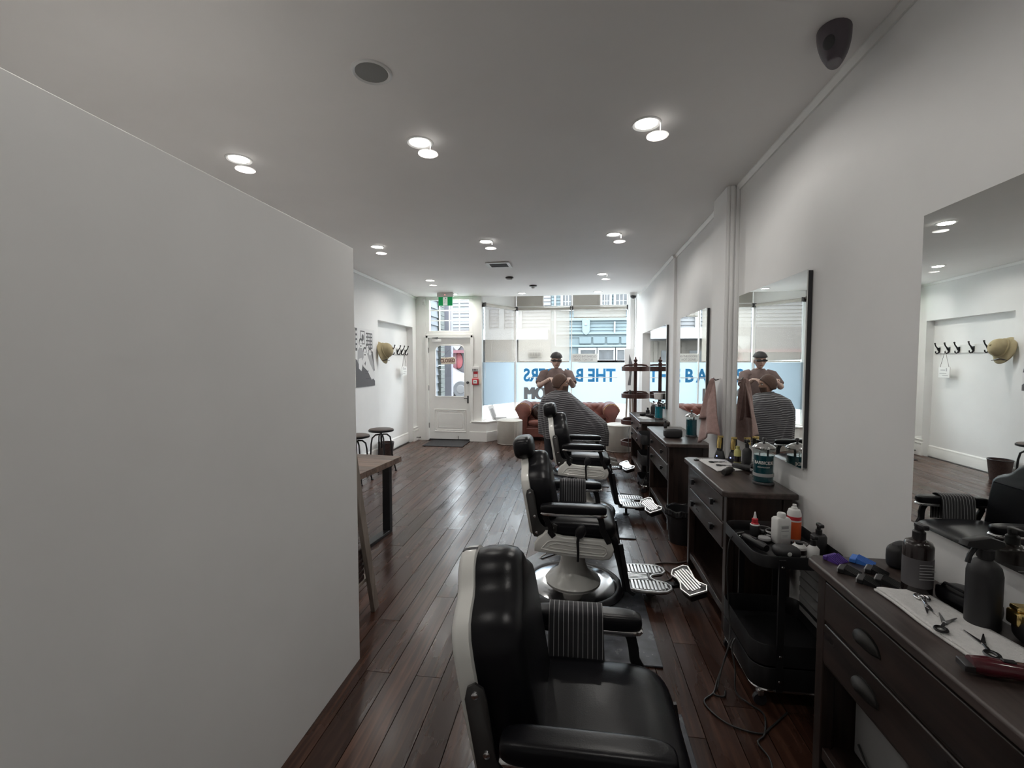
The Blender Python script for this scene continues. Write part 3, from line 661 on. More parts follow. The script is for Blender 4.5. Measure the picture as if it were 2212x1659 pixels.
ink('faces', 'paper', [ov(-.15, .20, .043, .058), ov(.06, .14, .038, .045), ov(-.02, .075, .047, .06), ov(.15, .08, .036, .045), [(-.05, .02), (.05, .0), (.14, -.12), (.31, -.30), (.20, -.34), (.06, -.20), (-.08, -.13), (-.12, -.05)], [(-.22, -.02), (-.13, .0), (-.10, -.10), (-.14, -.2), (-.22, -.16)]], .0013)
ink('features', 'ink', [ov(-.168, .212, .009, .005), ov(-.132, .212, .009, .005), ov(-.15, .172, .022, .009), ov(.045, .15, .008, .004), ov(.075, .15, .008, .004), ov(-.04, .085, .01, .005), ov(.0, .085, .01, .005), ov(-.02, .045, .022, .012), ov(.138, .09, .007, .004), ov(.164, .09, .007, .004), [(-.04, -.09), (.0, -.05), (-.01, -.12)], rc(-.02, .10, -.205, -.198), rc(-.02, .10, -.24, -.234), rc(.0, .12, -.32, -.313)], .0016)
# hook rail in the recess
t = thing('coat_hook_rail', 'white wooden rail with five black double coat hooks in the recess', 'hook rail', (XL - .119, 7.96, 1.77))
put('rail', G().bx(0, .018, -.72, .54, -.065, .065), 'trim', t, bevel=.004)
def hook():
    g = G().tube([(.02, 0, -.03), (.035, 0, -.01), (.05, 0, .02), (.075, 0, .055), (.085, 0, .085)], [.013, .013, .011, .009, .009], 8)
    g.ell((.087, 0, .095), (.013, .013, .013), 8, 6)
    g.tube([(.02, 0, -.03), (.035, 0, -.06), (.055, 0, -.068), (.072, 0, -.055), (.075, 0, -.03)], [.013, .011, .010, .009, .008], 8); g.bx(.016, .024, -.018, .018, -.045, .03)
    return g
hm = hook().mesh('hook', 'blackm')
for yy in (-.50, -.235, .03, .225, .425): put('hook', hm, None, t, (0, yy, 0))
# helmet hung on the rail
t = thing('pith_helmet', 'khaki pith helmet hung on the near end of the coat hook rail', 'hat', (XL + .035, 7.04, 1.735))
def dome(u, v):
    a = 2 * PI * u; ph = PI / 2 * v
    return Vector((.045 + .135 * math.sin(ph) ** .85, .105 * math.cos(ph) ** .8 * math.cos(a), .125 * math.cos(ph) ** .8 * math.sin(a)))
g = G().grid(dome, 36, 16, cu=True)
rt_ = Matrix.Rotation(-.32, 4, 'Y')
put('crown', g.xf(rt_), 'khaki', t, smooth=60)
def brim(u, v):
    a = 2 * PI * u; k = 1 + .48 * v * (1 - .25 * math.sin(a))
    return Vector((.05 - .06 * v ** .8, .106 * k * math.cos(a), .126 * k * math.sin(a)))
put('brim', G().grid(brim, 40, 6, cu=True).xf(rt_), 'khaki', t, solid=.008, smooth=60)
put('band', G().tube([tuple(rt_ @ Vector((.054, .108 * math.cos(2 * PI * i / 24), .128 * math.sin(2 * PI * i / 24)))) for i in range(24)], .010, 6, closed=True), 'khaki', t)
put('chin_strap', G().tube([tuple(rt_ @ Vector((.0, -.10, -.155))), tuple(rt_ @ Vector((.05, -.05, -.150))), tuple(rt_ @ Vector((.03, .09, -.165)))], .006, 6), 'bracket', t)
put('button', G().ell(tuple(rt_ @ Vector((.182, 0, 0))), (.014, .016, .016), 10, 6), 'khaki', t)
t = thing('hanging_sign', 'small white hand-lettered card hanging by cord from a coat hook', 'sign', (XL - .03, 8.16, 1.40))
put('card', G().bx(-.006, .006, -.115, .115, -.085, .085), 'white', t, bevel=.003)
put('cord', G().tube([(0, -.09, .085), (0, 0, .345), (0, .09, .085)], .003, 6), 'wirew', t)
put('lettering', G().bx(.0065, .0075, -.06, -.04, .02, .07).bx(.0065, .0075, -.02, .07, .03, .045).bx(.0065, .0075, -.05, .09, -.02, -.01).bx(.0065, .0075, -.08, .03, -.05, -.04), 'inkm', t, smooth=0)
# ================================================================== BARBER CHAIRS (facing +x, towards the mirrors)
BB = Vector((-.195, 0, .445)); TL = .17                       # foot of the back, recline
BU = Vector((-math.sin(TL), 0, math.cos(TL))); BN = Vector((math.cos(TL), 0, math.sin(TL)))
half = [(.205, 0), (.222, .12), (.230, .25), (.230, .355), (.223, .402), (.203, .434), (.165, .455), (.125, .470), (.100, .488), (.084, .510), (.066, .531), (.040, .547), (.014, .553)]
outl = [(-a, b) for a, b in half] + [(a, b) for a, b in half[::-1]]
SK = [(-.245, .345), (-.245, .395), (-.222, .435), (-.192, .455), (-.176, .478), (-.145, .478), (-.115, .46), (-.06, .448), (.07, .443), (.2, .437), (.24, .415), (.253, .38), (.248, .345), (.225, .316), (.18, .308), (0, .318), (-.12, .33)]
def chair_meshes():
    R = {}
    R['rubber_ring'] = (G().lathe([(.30, 0), (.335, 0), (.345, .012), (.335, .03), (.315, .036), (.30, .032), (.29, .02)], n=48), 'rubber', 0)
    R['base_plate'] = (G().lathe([(.296, .012), (.296, .032), (.27, .04), (.17, .05), (0, .05)], n=48), 'chrome', 0)
    R['pedestal'] = (G().lathe([(.185, .045), (.19, .055), (.175, .075), (.135, .10), (.10, .135), (.085, .18), (.08, .30), (0, .30)], n=36), 'cream', 0)
    R['piston'] = (G().lathe([(.05, .29), (.05, .36), (0, .36)], n=20), 'chrome', 0)
    # ---- everything below rises with the seat
    g = G().bx(-.215, .225, -.245, .245, .335, .43)
    R['seat_pan'] = (g, 'black', 1)
    # seat cushion
    def seat(u, v):
        a = 2 * PI * u; ph = -PI / 2 + PI * v
        sp = lambda x, e: math.copysign(abs(x) ** e, x)
        x = .245 * sp(math.cos(ph), .35) * sp(math.cos(a), .35); y = .238 * sp(math.cos(ph), .35) * sp(math.sin(a), .35); z = .062 * sp(math.sin(ph), .55)
        if z > 0: z += .012 * (1 - (y / .238) ** 2) * max(0, 1 - (x / .245) ** 2) - .018 * max(0, x / .245) ** 3
        return Vector((x + .035, y, z + .475))
    R['seat_cushion'] = (G().grid(seat, 40, 18, cu=True), 'leather', 1)
    for s, nm in ((-1, 'near'), (1, 'far')):
        R['side_skirt_' + nm] = (G().puff(SK, (0, s * .246, 0), (1, 0, 0), (0, 0, 1), (0, s, 0), [(0, 0), (0, .018), (.004, .026), (.012, .03)]), 'cream', 1)
        rg = G()
        for ins, rr in ((0, .0055), (.026, .004)):
            pts = [(-.20 + ins * 1.3, .368 + ins * .5), (-.16 + ins, .413 - ins * .6), (-.13 + ins, .425 - ins * .75), (.0, .418 - ins), (.17, .410 - ins), (.207 - ins * .5, .393 - ins * .4), (.212 - ins * .6, .36), (.19 - ins * .5, .336 + ins * .6), (.0, .345 + ins * .75), (-.14 + ins, .357 + ins * .6)]
            rg.tube([(p[0], s * .276, p[1]) for p in pts], rr, 6, closed=True)
        R['embossed_rib_' + nm] = (rg, 'cream', 1)
        # armrest
        R['arm_pad_' + nm] = (G().ell((0.0, s * .285, .632), (.207, .041, .032), 28, 14, .45, .42), 'leather', 1)
        R['arm_trim_' + nm] = (G().ell((0.002, s * .285, .604), (.209, .042, .012), 28, 8, .4, .42), 'chrome', 1)
        g = G().bar([(.155, s * .285, .60), (.17, s * .285, .575), (.178, s * .283, .54), (.182, s * .276, .50), (.205, s * .272, .46), (.225, s * .27, .42)], .018, .036)
        R['front_arm_support_' + nm] = (g, 'blackm', 1)
        g = G().bar([(-.17, s * .285, .60), (-.175, s * .285, .575), (-.16, s * .282, .545), (-.14, s * .276, .51), (-.145, s * .272, .475), (-.12, s * .27, .445)], .018, .034)
        R['rear_arm_support_' + nm] = (g, 'blackm', 1)
        PLATE = [(-.302, .70), (-.296, .73), (-.276, .742), (-.255, .73), (-.246, .70), (-.225, .56), (-.205, .515), (-.18, .495), (-.15, .50), (-.125, .52), (-.10, .51), (-.105, .465), (-.15, .435), (-.20, .43), (-.248, .432), (-.258, .45)]
        R['back_bracket_' + nm] = (G().puff(PLATE, (0, s * .238, 0), (1, 0, 0), (0, 0, 1), (0, s, 0), [(0, 0), (0, .008), (.003, .010)]), 'bracket', 1)
        for q, (px, pz) in enumerate(((-.275, .715), (-.245, .565), (-.232, .46), (-.13, .495))):
            R['screw_%d_%s' % (q, nm)] = (G().lathe([(.010, 0), (.009, s * .006), (.004, s * .008), (0, s * .008)], (px, s * .247, pz), 10, axis=1), 'chrome', 1)
    low = [(p, q * (.90 if q > .36 else 1) if q <= .41 else q - .048) for p, q in outl]      # backs that carry a headrest are cut lower
    R['back_shell_low'] = (G().puff(low, BB, (0, 1, 0), BU, BN, [(.018, -.085), (.004, -.078), (0, -.066), (0, -.034), (.012, -.03)]), 'cream', 1)
    R['back_cushion_low'] = (G().puff([(p * .95, q * .97 + .008) for p, q in low], BB, (0, 1, 0), BU, BN, [(.02, -.036), (0, -.03), (-.004, .0), (0, .05), (.010, .082), (.026, .096), (.042, .10)]), 'leather', 1)
    sh = G().puff(outl, BB, (0, 1, 0), BU, BN, [(.018, -.085), (.004, -.078), (0, -.066), (0, -.034), (.012, -.03)])
    R['back_shell'] = (sh, 'cream', 1)
    R['back_cushion'] = (G().puff([(a * .95, b * .97 + .008) for a, b in outl], BB, (0, 1, 0), BU, BN, [(.02, -.036), (0, -.03), (-.004, .0), (0, .05), (.010, .082), (.026, .096), (.042, .10)]), 'leather', 1)
    R['back_slot'] = (G().bx(-.022, .022, -.010, .010, 0, .004).xf(Matrix.Translation(BB + BU * .5490 - BN * .055) @ Matrix.Rotation(-TL, 4, 'Y')), 'ink', 1)
    R['lever_shaft'] = (G().tube([(.03, -.295, .305), (.032, -.298, .36), (.028, -.30, .43), (.034, -.30, .47)], [.007, .008, .009, .011], 8), 'blackm', 1)
    R['lever_grip'] = (G().ell((.046, -.303, .498), (.034, .018, .046), 14, 10, M=Matrix.Rotation(.35, 3, 'Y')), 'black', 1)
    R['tilt_loop'] = (G().tube([(-.13, -.20, .325), (-.20, -.21, .29), (-.215, -.21, .275), (-.20, -.20, .265), (-.03, -.12, .30)], .006, 8), 'chrome', 1)
    R['leg_rest'] = (G().bar([(.235, 0, .44), (.262, 0, .40), (.285, 0, .33), (.31, 0, .24), (.332, 0, .15), (.342, 0, .075)], .40, .05), 'leather', 1)
    for s, nm in ((-1, 'near'), (1, 'far')): R['leg_rest_arm_' + nm] = (G().bar([(.30, s * .215, .40), (.325, s * .215, .25), (.352, s * .215, .10), (.39, s * .20, .07)], .014, .026), 'blackm', 1)
    lobe = [(.36, -.175), (.44, -.19), (.54, -.195), (.595, -.185), (.628, -.15), (.632, -.105), (.61, -.068), (.575, -.052), (.545, -.042), (.525, -.02), (.52, 0)]
    fo = lobe + [(a, -b) for a, b in lobe[-2::-1]]
    R['foot_plate'] = (G().puff(fo, (0, 0, .072), (1, 0, 0), (0, 1, 0), (0, 0, 1), [(.006, 0), (0, .006), (0, .016), (.004, .024), (.010, .024), (.014, .016)]), 'aludark', 1)
    R['foot_plate_rim'] = (G().tube([(p[0], p[1], .092) for p in fo], .008, 6, closed=True), 'alu', 1)
    g = G()
    for s in (-1, 1):
        for i in range(10):
            xx = .382 + i * .0235; hw = .060 - max(0, i - 7) * .014; g.bx(xx, xx + .013, s * .118 - hw, s * .118 + hw, .086, .101)
    for i in range(5): g.bx(.37, .50, -.045 + i * .02, -.035 + i * .02, .086, .100)
    R['foot_plate_ribs'] = (g, 'alu', 1)
    g = G().bar([(.60, -.06, .083), (.66, -.05, .075), (.72, -.04, .085)], .05, .02, side=(0, 1, 0)); g.cyl((.52, .0, .0), (.52, 0, .075), .012); g.lathe([(.03, 0), (.03, .008), (0, .01)], (.52, 0, 0), 14)
    R['pedal_bracket'] = (g, 'blackm', 2)
    pd = [(-.06, -.13), (.05, -.14), (.075, -.10), (.05, -.05), (.045, 0), (.06, .06), (.07, .12), (.05, .145), (-.03, .14), (-.06, .10), (-.045, .05), (-.05, 0), (-.075, -.05)]
    MM = Matrix.Translation((.745, -.08, .115)) @ Matrix.Rotation(.25, 4, 'Z') @ Matrix.Rotation(-.30, 4, 'Y') @ Matrix.Rotation(.12, 4, 'X')
    R['pedal_back'] = (G().puff(pd, (0, 0, -.045), (1, 0, 0), (0, 1, 0), (0, 0, 1), [(.03, 0), (.006, .01), (0, .045)]).xf(MM), 'black', 2)
    R['pedal'] = (G().puff(pd, (0, 0, 0), (1, 0, 0), (0, 1, 0), (0, 0, 1), [(0, 0), (0, .010), (.004, .014)]).xf(MM), 'aludark', 2)
    R['pedal_rim'] = (G().tube([(p[0], p[1], .013) for p in pd], .007, 6, closed=True).xf(MM), 'alu', 2)
    g = G()
    for i in range(6): g.bx(-.045 + i * .0165, -.036 + i * .0165, -.108 + .02 * (i in (0, 5)), .112 - .02 * (i in (0, 5)), .012, .022)
    R['pedal_ribs'] = (g.xf(MM), 'alu', 2)
    R['headrest'] = (G().ell(tuple(BB + BU * .54 - BN * .055), (.070, .122, .076), 26, 18, .62, .55, M=Matrix.Rotation(-TL, 3, 'Y')), 'leather', 1)
    R['headrest_post'] = (G().bar([tuple(BB + BU * .42 - BN * .06), tuple(BB + BU * .52 - BN * .06)], .035, .008), 'chrome', 1)
    return R
CH = {k: (g.mesh(k, m, 50), lv) for k, (g, m, lv) in chair_meshes().items()}
BEV = {'seat_pan': .01, 'leg_rest': .02, 'front_arm_support_near': .004, 'front_arm_support_far': .004, 'rear_arm_support_near': .004, 'rear_arm_support_far': .004}
def chair(label, loc, rz=0, lift=0, headrest=True, pdx=0):
    t = thing('barber_chair', label, 'chair', loc, rz, group='barber chairs in a row facing the mirrors')
    for k, (me, lv) in CH.items():
        if not headrest and (k.startswith('headrest') or k.endswith('_low')): continue
        if headrest and k in ('back_shell', 'back_cushion', 'back_slot'): continue
        nm = 'screw' if k.startswith('screw') else k.replace('_near', '').replace('_far', '').replace('_low', '')
        foot = k.startswith('foot_plate') or k.startswith('leg_rest')
        put(nm, me, None, t, (pdx if lv == 2 else 0, pdx if lv == 2 else 0, lift * (.25 if k.startswith('foot') else .6 if foot else 1) if lv == 1 else 0), bevel=BEV.get(k, 0))
    if lift > .01:
        put('piston_sleeve', G().lathe([(.055, .29), (.055, .34 + lift), (0, .34 + lift)], n=20), 'chrome', t)
    return t
chair('black leather barber chair without headrest, closest to the camera', (.035, 1.315, 0.0), .0, .006, False)
chair('black leather barber chair with headrest, second from the camera', (.0, 3.10, 0), 0, 0, True)
chair('black leather barber chair with headrest, third from the camera, empty', (.09, 4.75, 0), 0, .085, True, -.075)
chair('barber chair under the caped customer near the window', (-.02, 6.42, 0), 0, .06, False)
# floor mats
def floor_mat(label, c):
    pts = [(.46, -.72), (.46, .72)]
    for i in range(13):
        a = -1 + 2 * i / 12; yy = -a * .72; pts.append((.52 - math.sqrt(1.0 - yy * yy) + 0.005, yy))
    pts[1] = (.46, .72)
    g = G().prism(pts, 2, 0, .009)
    return one('chair_mat', g, 'mat', label, 'floor mat', (c[0], c[1], .0005), group='glossy mats under the barber chairs', bevel=.003)
floor_mat('scuffed dark glossy vinyl mat under the nearest barber chair', (.02, 1.29))
floor_mat('scuffed dark glossy vinyl mat under the second barber chair', (-.0, 3.04))
floor_mat('scuffed dark glossy vinyl mat under the third barber chair', (.09, 4.75))
floor_mat('scuffed dark glossy vinyl mat under the customer by the window', (-.02, 6.42))
for o in list(C.objects):
    if o.name.startswith('barber_chair') and o.parent is None: o.location.z = .010
# pinstriped cloths over the far armrests
def drape(label, loc, x0, x1, near, far, seed):
    rnd = random.Random(seed); ph = rnd.random() * 6
    path = [(.050, -far), (.050, -.02), (.047, .012), (.035, .036), (.012, .043), (-.012, .043), (-.035, .036), (-.047, .012), (-.050, -.02), (-.054, -near * .5), (-.05, -near)]
    def fn(u, v):
        k = v * (len(path) - 1); i = min(int(k), len(path) - 2); f = k - i
        yy = path[i][0] * (1 - f) + path[i + 1][0] * f; zz = path[i][1] * (1 - f) + path[i + 1][1] * f
        drop = max(0, v - .75) * 4; x = x0 + (x1 - x0) * u
        yy += -.008 * drop * (1 + math.sin(9 * u + ph)) ; x += .012 * drop * (u - .3); zz -= .018 * drop * u
        return Vector((x, yy, zz))
    return one('striped_cloth', G().grid(fn, 16, 34), 'cloth', label, 'cloth', loc, group='folded pinstriped cloths over armrests', solid=.005, smooth=60)
drape('black pinstriped cloth folded over far armrest of the nearest barber chair', (.035, 1.315 + .285, .01 + .006 + .632), -.118, .07, .215, .16, 1)
drape('black pinstriped cloth folded over far armrest of the second barber chair', (0, 3.10 + .285, .01 + .632), -.10, .09, .20, .14, 2)

# ================================================================== VANITIES AND MIRRORS
def vanity(label, x0, y0, y1, h, pulls='knob', xb=1.228, gap=.0):
    cy = (y0 + y1) / 2; t = thing('vanity_cabinet', label, 'cabinet', (xb, cy, 0), group='dark stained barber station cabinets')
    fx = x0 - xb; W2 = (y1 - y0) / 2
    poly = [(fx, -W2 + .03), (fx + .03, -W2), (0, -W2), (0, W2), (fx + .03, W2), (fx, W2 - .03)]
    put('top', G().prism(poly, 2, h - .034, h), 'top', t, bevel=.008, seg=3)
    b = fx + .03; w = W2 - .045
    for yy in (-w, w - .05):
        put('leg', G().bx(b, b + .045, yy, yy + .05, 0, h - .034), 'darkz', t, bevel=.004)
        put('leg', G().bx(-.06, -.015, yy, yy + .05, 0, h - .034), 'darkz', t, bevel=.004)
        put('side_panel', G().bx(b + .045, -.06, yy + .012, yy + .032, .10, h - .034), 'darkz', t)
    put('back_panel', G().bx(-.03, -.02, -w + .05, w - .05, .30, h - .034), 'dark', t)
    put('apron', G().bx(b + .012, b + .035, -w + .05, w - .05, h - .055, h - .034), 'dark', t)
    zt = h - .058; dh = .142
    for k in range(2):
        dz1 = zt - k * (dh + .014); dz0 = dz1 - dh
        dr = put('drawer', G().bx(b - .004, b + .018, -w + .058, w - .058, dz0, dz1), 'dark', t, bevel=.004)
        put('drawer_rail', G().bx(b + .004, b + .04, -w + .05, w - .05, dz0 - .014, dz0), 'dark', t, bevel=.002)
        put('drawer_box', G().bx(b + .018, -.08, -w + .07, w - .07, dz0 + .012, dz1 - .02), 'dark', dr)
        for yy in (-w * .52, w * .52):
            zz = (dz0 + dz1) / 2
            if pulls == 'knob':
                put('knob', G().bx(b - .034, b - .014, yy - .016, yy + .016, zz - .018, zz + .018).bx(b - .016, b - .003, yy - .007, yy + .007, zz - .007, zz + .007), 'black', dr, bevel=.003)
            else:
                def cup(u, v):
                    a = PI * u; ph = PI / 2 * v
                    return Vector((b - .004 - .030 * math.sin(ph) * (.55 + .45 * math.sin(a)), yy - .062 * math.cos(a) * math.cos(ph * .92), zz - .016 + .040 * math.sin(a) * math.cos(ph * .8)))
                g = G().grid(cup, 22, 9)
                q = put('cup_pull', g, 'handle', dr, solid=.004, smooth=60)
                put('backplate', G().prism([(yy + .066 * math.cos(a), zz - .018 + .046 * math.sin(a)) for a in [PI * i / 12 for i in range(13)]], 0, b - .007, b - .003), 'handle', dr)
    put('lower_shelf', G().bx(b + .02, -.03, -w + .02, w - .02, .105, .125), 'dark', t)
    put('toe_rail', G().bx(b + .006, b + .03, -w + .05, w - .05, .085, .13), 'dark', t, bevel=.003)
    return t
vanity('dark wooden cabinet with cup pulls, right foreground under big mirror', .885, .52, 1.855, .82, 'cup')
vanity('dark wooden cabinet with square knobs beside the utility trolley', .835, 2.64, 3.60, .835)
vanity('dark wooden cabinet carrying a black roll bag and teal jar', .838, 4.24, 5.40, .82)
vanity('dark wooden cabinet nearest the street window', .845, 5.99, 7.16, .795)
def mirror(label, x, y0, y1, z0, z1, turn=0):
    t = thing('wall_mirror', label, 'mirror', (x - abs(math.tan(turn)) * (y1 - y0) / 2, (y0 + y1) / 2, z0), turn, group='frameless mirrors along the right wall')
    hw = (y1 - y0) / 2
    put('backing', G().bx(-.024, -.001, -hw + .003, hw - .004, .004, z1 - z0 - .004), 'ink', t, smooth=0)
    put('mirror_glass', G().bx(-.030, -.024, -hw, hw, 0, z1 - z0), 'mirror', t, smooth=0)
mirror('large frameless mirror at the right edge above the nearest cabinet', XR + .008, .35, 1.818, .978, 2.08, -.0145)
mirror('frameless wall mirror just before the white pilaster', XR, 2.612, 3.60, .985, 2.052, .0095)
mirror('frameless wall mirror beyond the hanging pink towel', XR, 4.45, 5.50, 1.03, 2.07)
mirror('frameless wall mirror nearest the street window, behind the tray stand', 1.22, 6.15, 7.40, .94, 2.055)
# ================================================================== LOUNGE
t = thing('chesterfield_sofa', 'oxblood leather buttoned sofa with rolled arms under the street window', 'sofa', (-.14, 8.88, 0))
W_ = 1.035
put('base', G().bx(-.80, .80, .03, .60, .09, .30), 'brown', t, bevel=.02)
put('front_rail', G().bx(-.80, .80, .0, .035, .08, .26), 'brown', t, bevel=.012)
for s in (-1, 1):
    prof = [(-.075, .08), (.085, .08), (.085, .46)] + [(.03 - .0 + .165 * math.cos(a) - .03, .60 + .165 * math.sin(a)) for a in [(-.55 + 3.55 * i / 16) for i in range(17)]] + [(-.075, .45)]
    cx_ = s * .86
    pts = [(cx_ - s * p[0], p[1]) for p in prof]
    a = put('arm', G().puff(pts, (0, .02, 0), (1, 0, 0), (0, 0, 1), (0, 1, 0), [(.012, -.01), (0, .0), (0, .56), (.02, .58)]), 'brown', t, smooth=40)
    put('scroll_facing', G().puff([(cx_ - s * p[0], p[1]) for p in prof], (0, .012, 0), (1, 0, 0), (0, 0, 1), (0, -1, 0), [(.028, -.002), (.028, .012), (.036, .018)]), 'brown', a, smooth=40)
    g = G()
    for i in range(18):
        an = -.3 + 3.2 * i / 17; g.ell((cx_ - s * .15 * math.cos(an), -.006, .60 + .15 * math.sin(an)), (.006, .004, .006), 6, 4)
    put('nail_heads', g, 'gold', a)
    for yy in (.06, .54): put('bun_foot', G().lathe([(.03, 0), (.04, .03), (.035, .07), (.03, .09)], (s * .78, yy, 0), 14), 'darkz', t)
def tuft(u, v):
    x = -.79 + 1.58 * u; k = v
    a = u * 7.0; b = v * 2.2
    h = (abs(math.sin(PI * (a + b) / 1)) * abs(math.sin(PI * (a - b) / 1))) ** .45
    ang = 2.6 * k
    y = .42 - .022 * h + (.02 if k < .6 else 0); z = .36 + .52 * k
    if k > .55:
        f = (k - .55) / .45; an = f * 2.7
        y = .475 - (.085 + .022 * h) * math.cos(an) - .0; z = .646 + (.085 + .022 * h) * math.sin(an)
    else: y = .39 - .022 * h + .0; z = .36 + .286 * (k / .55)
    return Vector((x, y, z))
put('tufted_back', G().grid(tuft, 113, 41), 'brown', t, smooth=80, recalc=False)
put('back_panel', G().bx(-.79, .79, .44, .60, .30, .66), 'brown', t, bevel=.02)
bm_ = G().ell((0, 0, 0), (.013, .008, .013), 10, 6).mesh('button', 'brown')
for r_ in range(3):
    for i in range(15):
        u = i / 14.0; v = [.0, .2273, .4546][r_]
        if (i + r_) % 2: continue
        if 0 < i < 14: put('button', bm_, None, t, tuple(tuft(u, v)))
for x0, x1 in ((-.775, .0), (.0, .775)):
    put('seat_cushion', G().ell(((x0 + x1) / 2, .215, .355), ((x1 - x0) / 2 - .004, .225, .068), 36, 14, .4, .3), 'brown', t, smooth=60)
def pouf(label, loc, r, h, seamx):
    t = thing('pouf', label, 'pouf', loc, 0, group='taupe vinyl poufs before the sofa')
    put('body', G().lathe([(r * .96, 0), (r, .012), (r, h - .02), (r * .985, h - .004), (r * .95, h + .004)], n=40), 'pouf', t, smooth=50)
    put('lid', G().lathe([(r * .985, h - .004), (r * .8, h + .016), (r * .4, h + .028), (0, h + .03)], n=40), 'pouf', t, smooth=50)
    put('piping', G().tube([(r * .99 * math.cos(2 * PI * i / 40), r * .99 * math.sin(2 * PI * i / 40), h - .006) for i in range(40)], .006, 6, closed=True), 'poufp', t)
    put('piping', G().tube([(r * .985 * math.cos(2 * PI * i / 40), r * .985 * math.sin(2 * PI * i / 40), .012) for i in range(40)], .006, 6, closed=True), 'poufp', t)
    for a in seamx: put('seam', G().tube([(r * 1.002 * math.cos(a), r * 1.002 * math.sin(a), .012), (r * 1.002 * math.cos(a), r * 1.002 * math.sin(a), h - .006)], .005, 6), 'poufp', t)
pouf('taupe round pouf beside the plinth, left of the sofa', (-1.225, 8.60, 0), .243, .45, (-1.05, -.78))
pouf('taupe round pouf in front of the right end of the sofa', (.79, 8.17, 0), .235, .46, (-.3, 2.4))
t = thing('leather_bag', 'dark brown glossy bag lying at the left end of the sofa', 'bag', (-.72, 9.04, .425))
def bag(u, v):
    a = 2 * PI * u; ph = -PI / 2 + PI * v; return Vector((.135 * math.cos(ph) * math.cos(a), .12 * math.cos(ph) * math.sin(a), .145 + .145 * math.sin(ph) * (1 + .12 * math.sin(3 * a))))
MT['bag'] = mat('dark_bag_leather', (.03, .014, .012), .22, nv=.3, ns=10, bump=.4, bs=14)
put('body', G().grid(bag, 24, 12, cu=True), 'bag', t, smooth=80); put('strap', G().tube([(-.08, -.08, .26), (-.02, -.1, .31), (.06, -.09, .26), (.07, -.11, .1)], .008, 6), 'bag', t); put('buckle', G().bx(.0, .03, -.125, -.115, .15, .19), 'chrome', t)
# books on the sill
for i, (dz, w, d_, rz_) in enumerate(((.0, .24, .17, .25), (.03, .22, .16, .12))):
    b = thing('book', ['thick white book at the bottom of the pile on the window plinth', 'white book with dark cover on top of the pile on the window plinth'][i], 'book', (-1.46, 9.02, .4025 + dz), rz_, group='books on the window plinth')
    put('pages', G().bx(-w / 2 + .006, w / 2 - .004, -d_ / 2 + .004, d_ / 2 - .004, .003, .026), 'paper', b)
    put('cover', G().bx(-w / 2, w / 2, -d_ / 2, d_ / 2, 0, .003).bx(-w / 2, w / 2, -d_ / 2, d_ / 2, .026, .029).bx(-w / 2, -w / 2 + .004, -d_ / 2, d_ / 2, 0, .029), 'inkm' if i == 0 else 'signw', b, bevel=.001)
t = thing('folded_newspaper', 'open newspaper leaning on the glass beside the books', 'newspaper', (-1.60, 9.02, .403), 1.0)
put('page', G().hexa([(-.08, -.02, 0), (.08, -.02, 0), (.08, -.016, 0), (-.08, -.016, 0), (-.14, .05, .27), (.02, .06, .30), (.02, .064, .30), (-.14, .054, .27)]), 'paper', t, smooth=0)
put('print', G().hexa([(-.05, -.024, .03), (.05, -.024, .03), (.05, -.021, .03), (-.05, -.021, .03), (-.09, .033, .22), (-.01, .038, .23), (-.01, .041, .23), (-.09, .036, .22)]), 'inkm', t, smooth=0)

# ================================================================== TRAY STAND
t = thing('tray_stand', 'dark wooden revolving stand with four round trays by the window', 'stand', (.995, 7.62, 0))
put('pole', G().lathe([(.028, .02), (.028, 1.53), (.03, 1.535), (.03, 1.55), (.016, 1.56), (.03, 1.58), (.034, 1.60), (.014, 1.615), (.012, 1.64), (0, 1.655)], n=16), 'tray', t)
put('foot', G().lathe([(.17, 0), (.17, .02), (.03, .04), (.024, .06)], n=28), 'tray', t)
tm = G().lathe([(.0, 0), (.222, 0), (.224, .070), (.212, .071), (.210, .012), (0, .012)], n=40).mesh('tray', 'tray', 30)
hm2 = G().tube([(-.205, 0, .055), (-.17, 0, .090), (-.1, 0, .10), (.1, 0, .10), (.17, 0, .090), (.205, 0, .055)], .014, 8).mesh('carry_handle', 'tray')
for z in (1.42, .98, .55, .20):
    q = put('tray', tm, None, t, (0, 0, z)); put('carry_handle', hm2, None, q)
for lab, nm, dx, dy, z, kind in (('small dark bottle standing in the second tray of the tray stand', 'bottle', -.09, -.05, .993, 0), ('black comb case lying in the second tray of the tray stand', 'comb', .05, -.1, .993, 1), ('black clipper lying in the third tray of the tray stand', 'clipper', -.08, -.06, .563, 1)):
    o = thing('tray_' + nm, lab, nm, (.995 + dx, 7.62 + dy, z))
    if kind == 0:
        put('body', G().lathe([(.022, 0), (.024, .01), (.024, .08), (.012, .10)], n=14), 'mbl', o); put('cap', G().lathe([(.012, .098), (.012, .12), (0, .122)], n=12), 'black', o)
    else:
        put('body', G().ell((0, 0, .018), (.085, .024, .018), 16, 8, .6, .6), 'black', o); put('comb_teeth', G().bx(.07, .10, -.02, .02, .008, .016), 'steel', o)
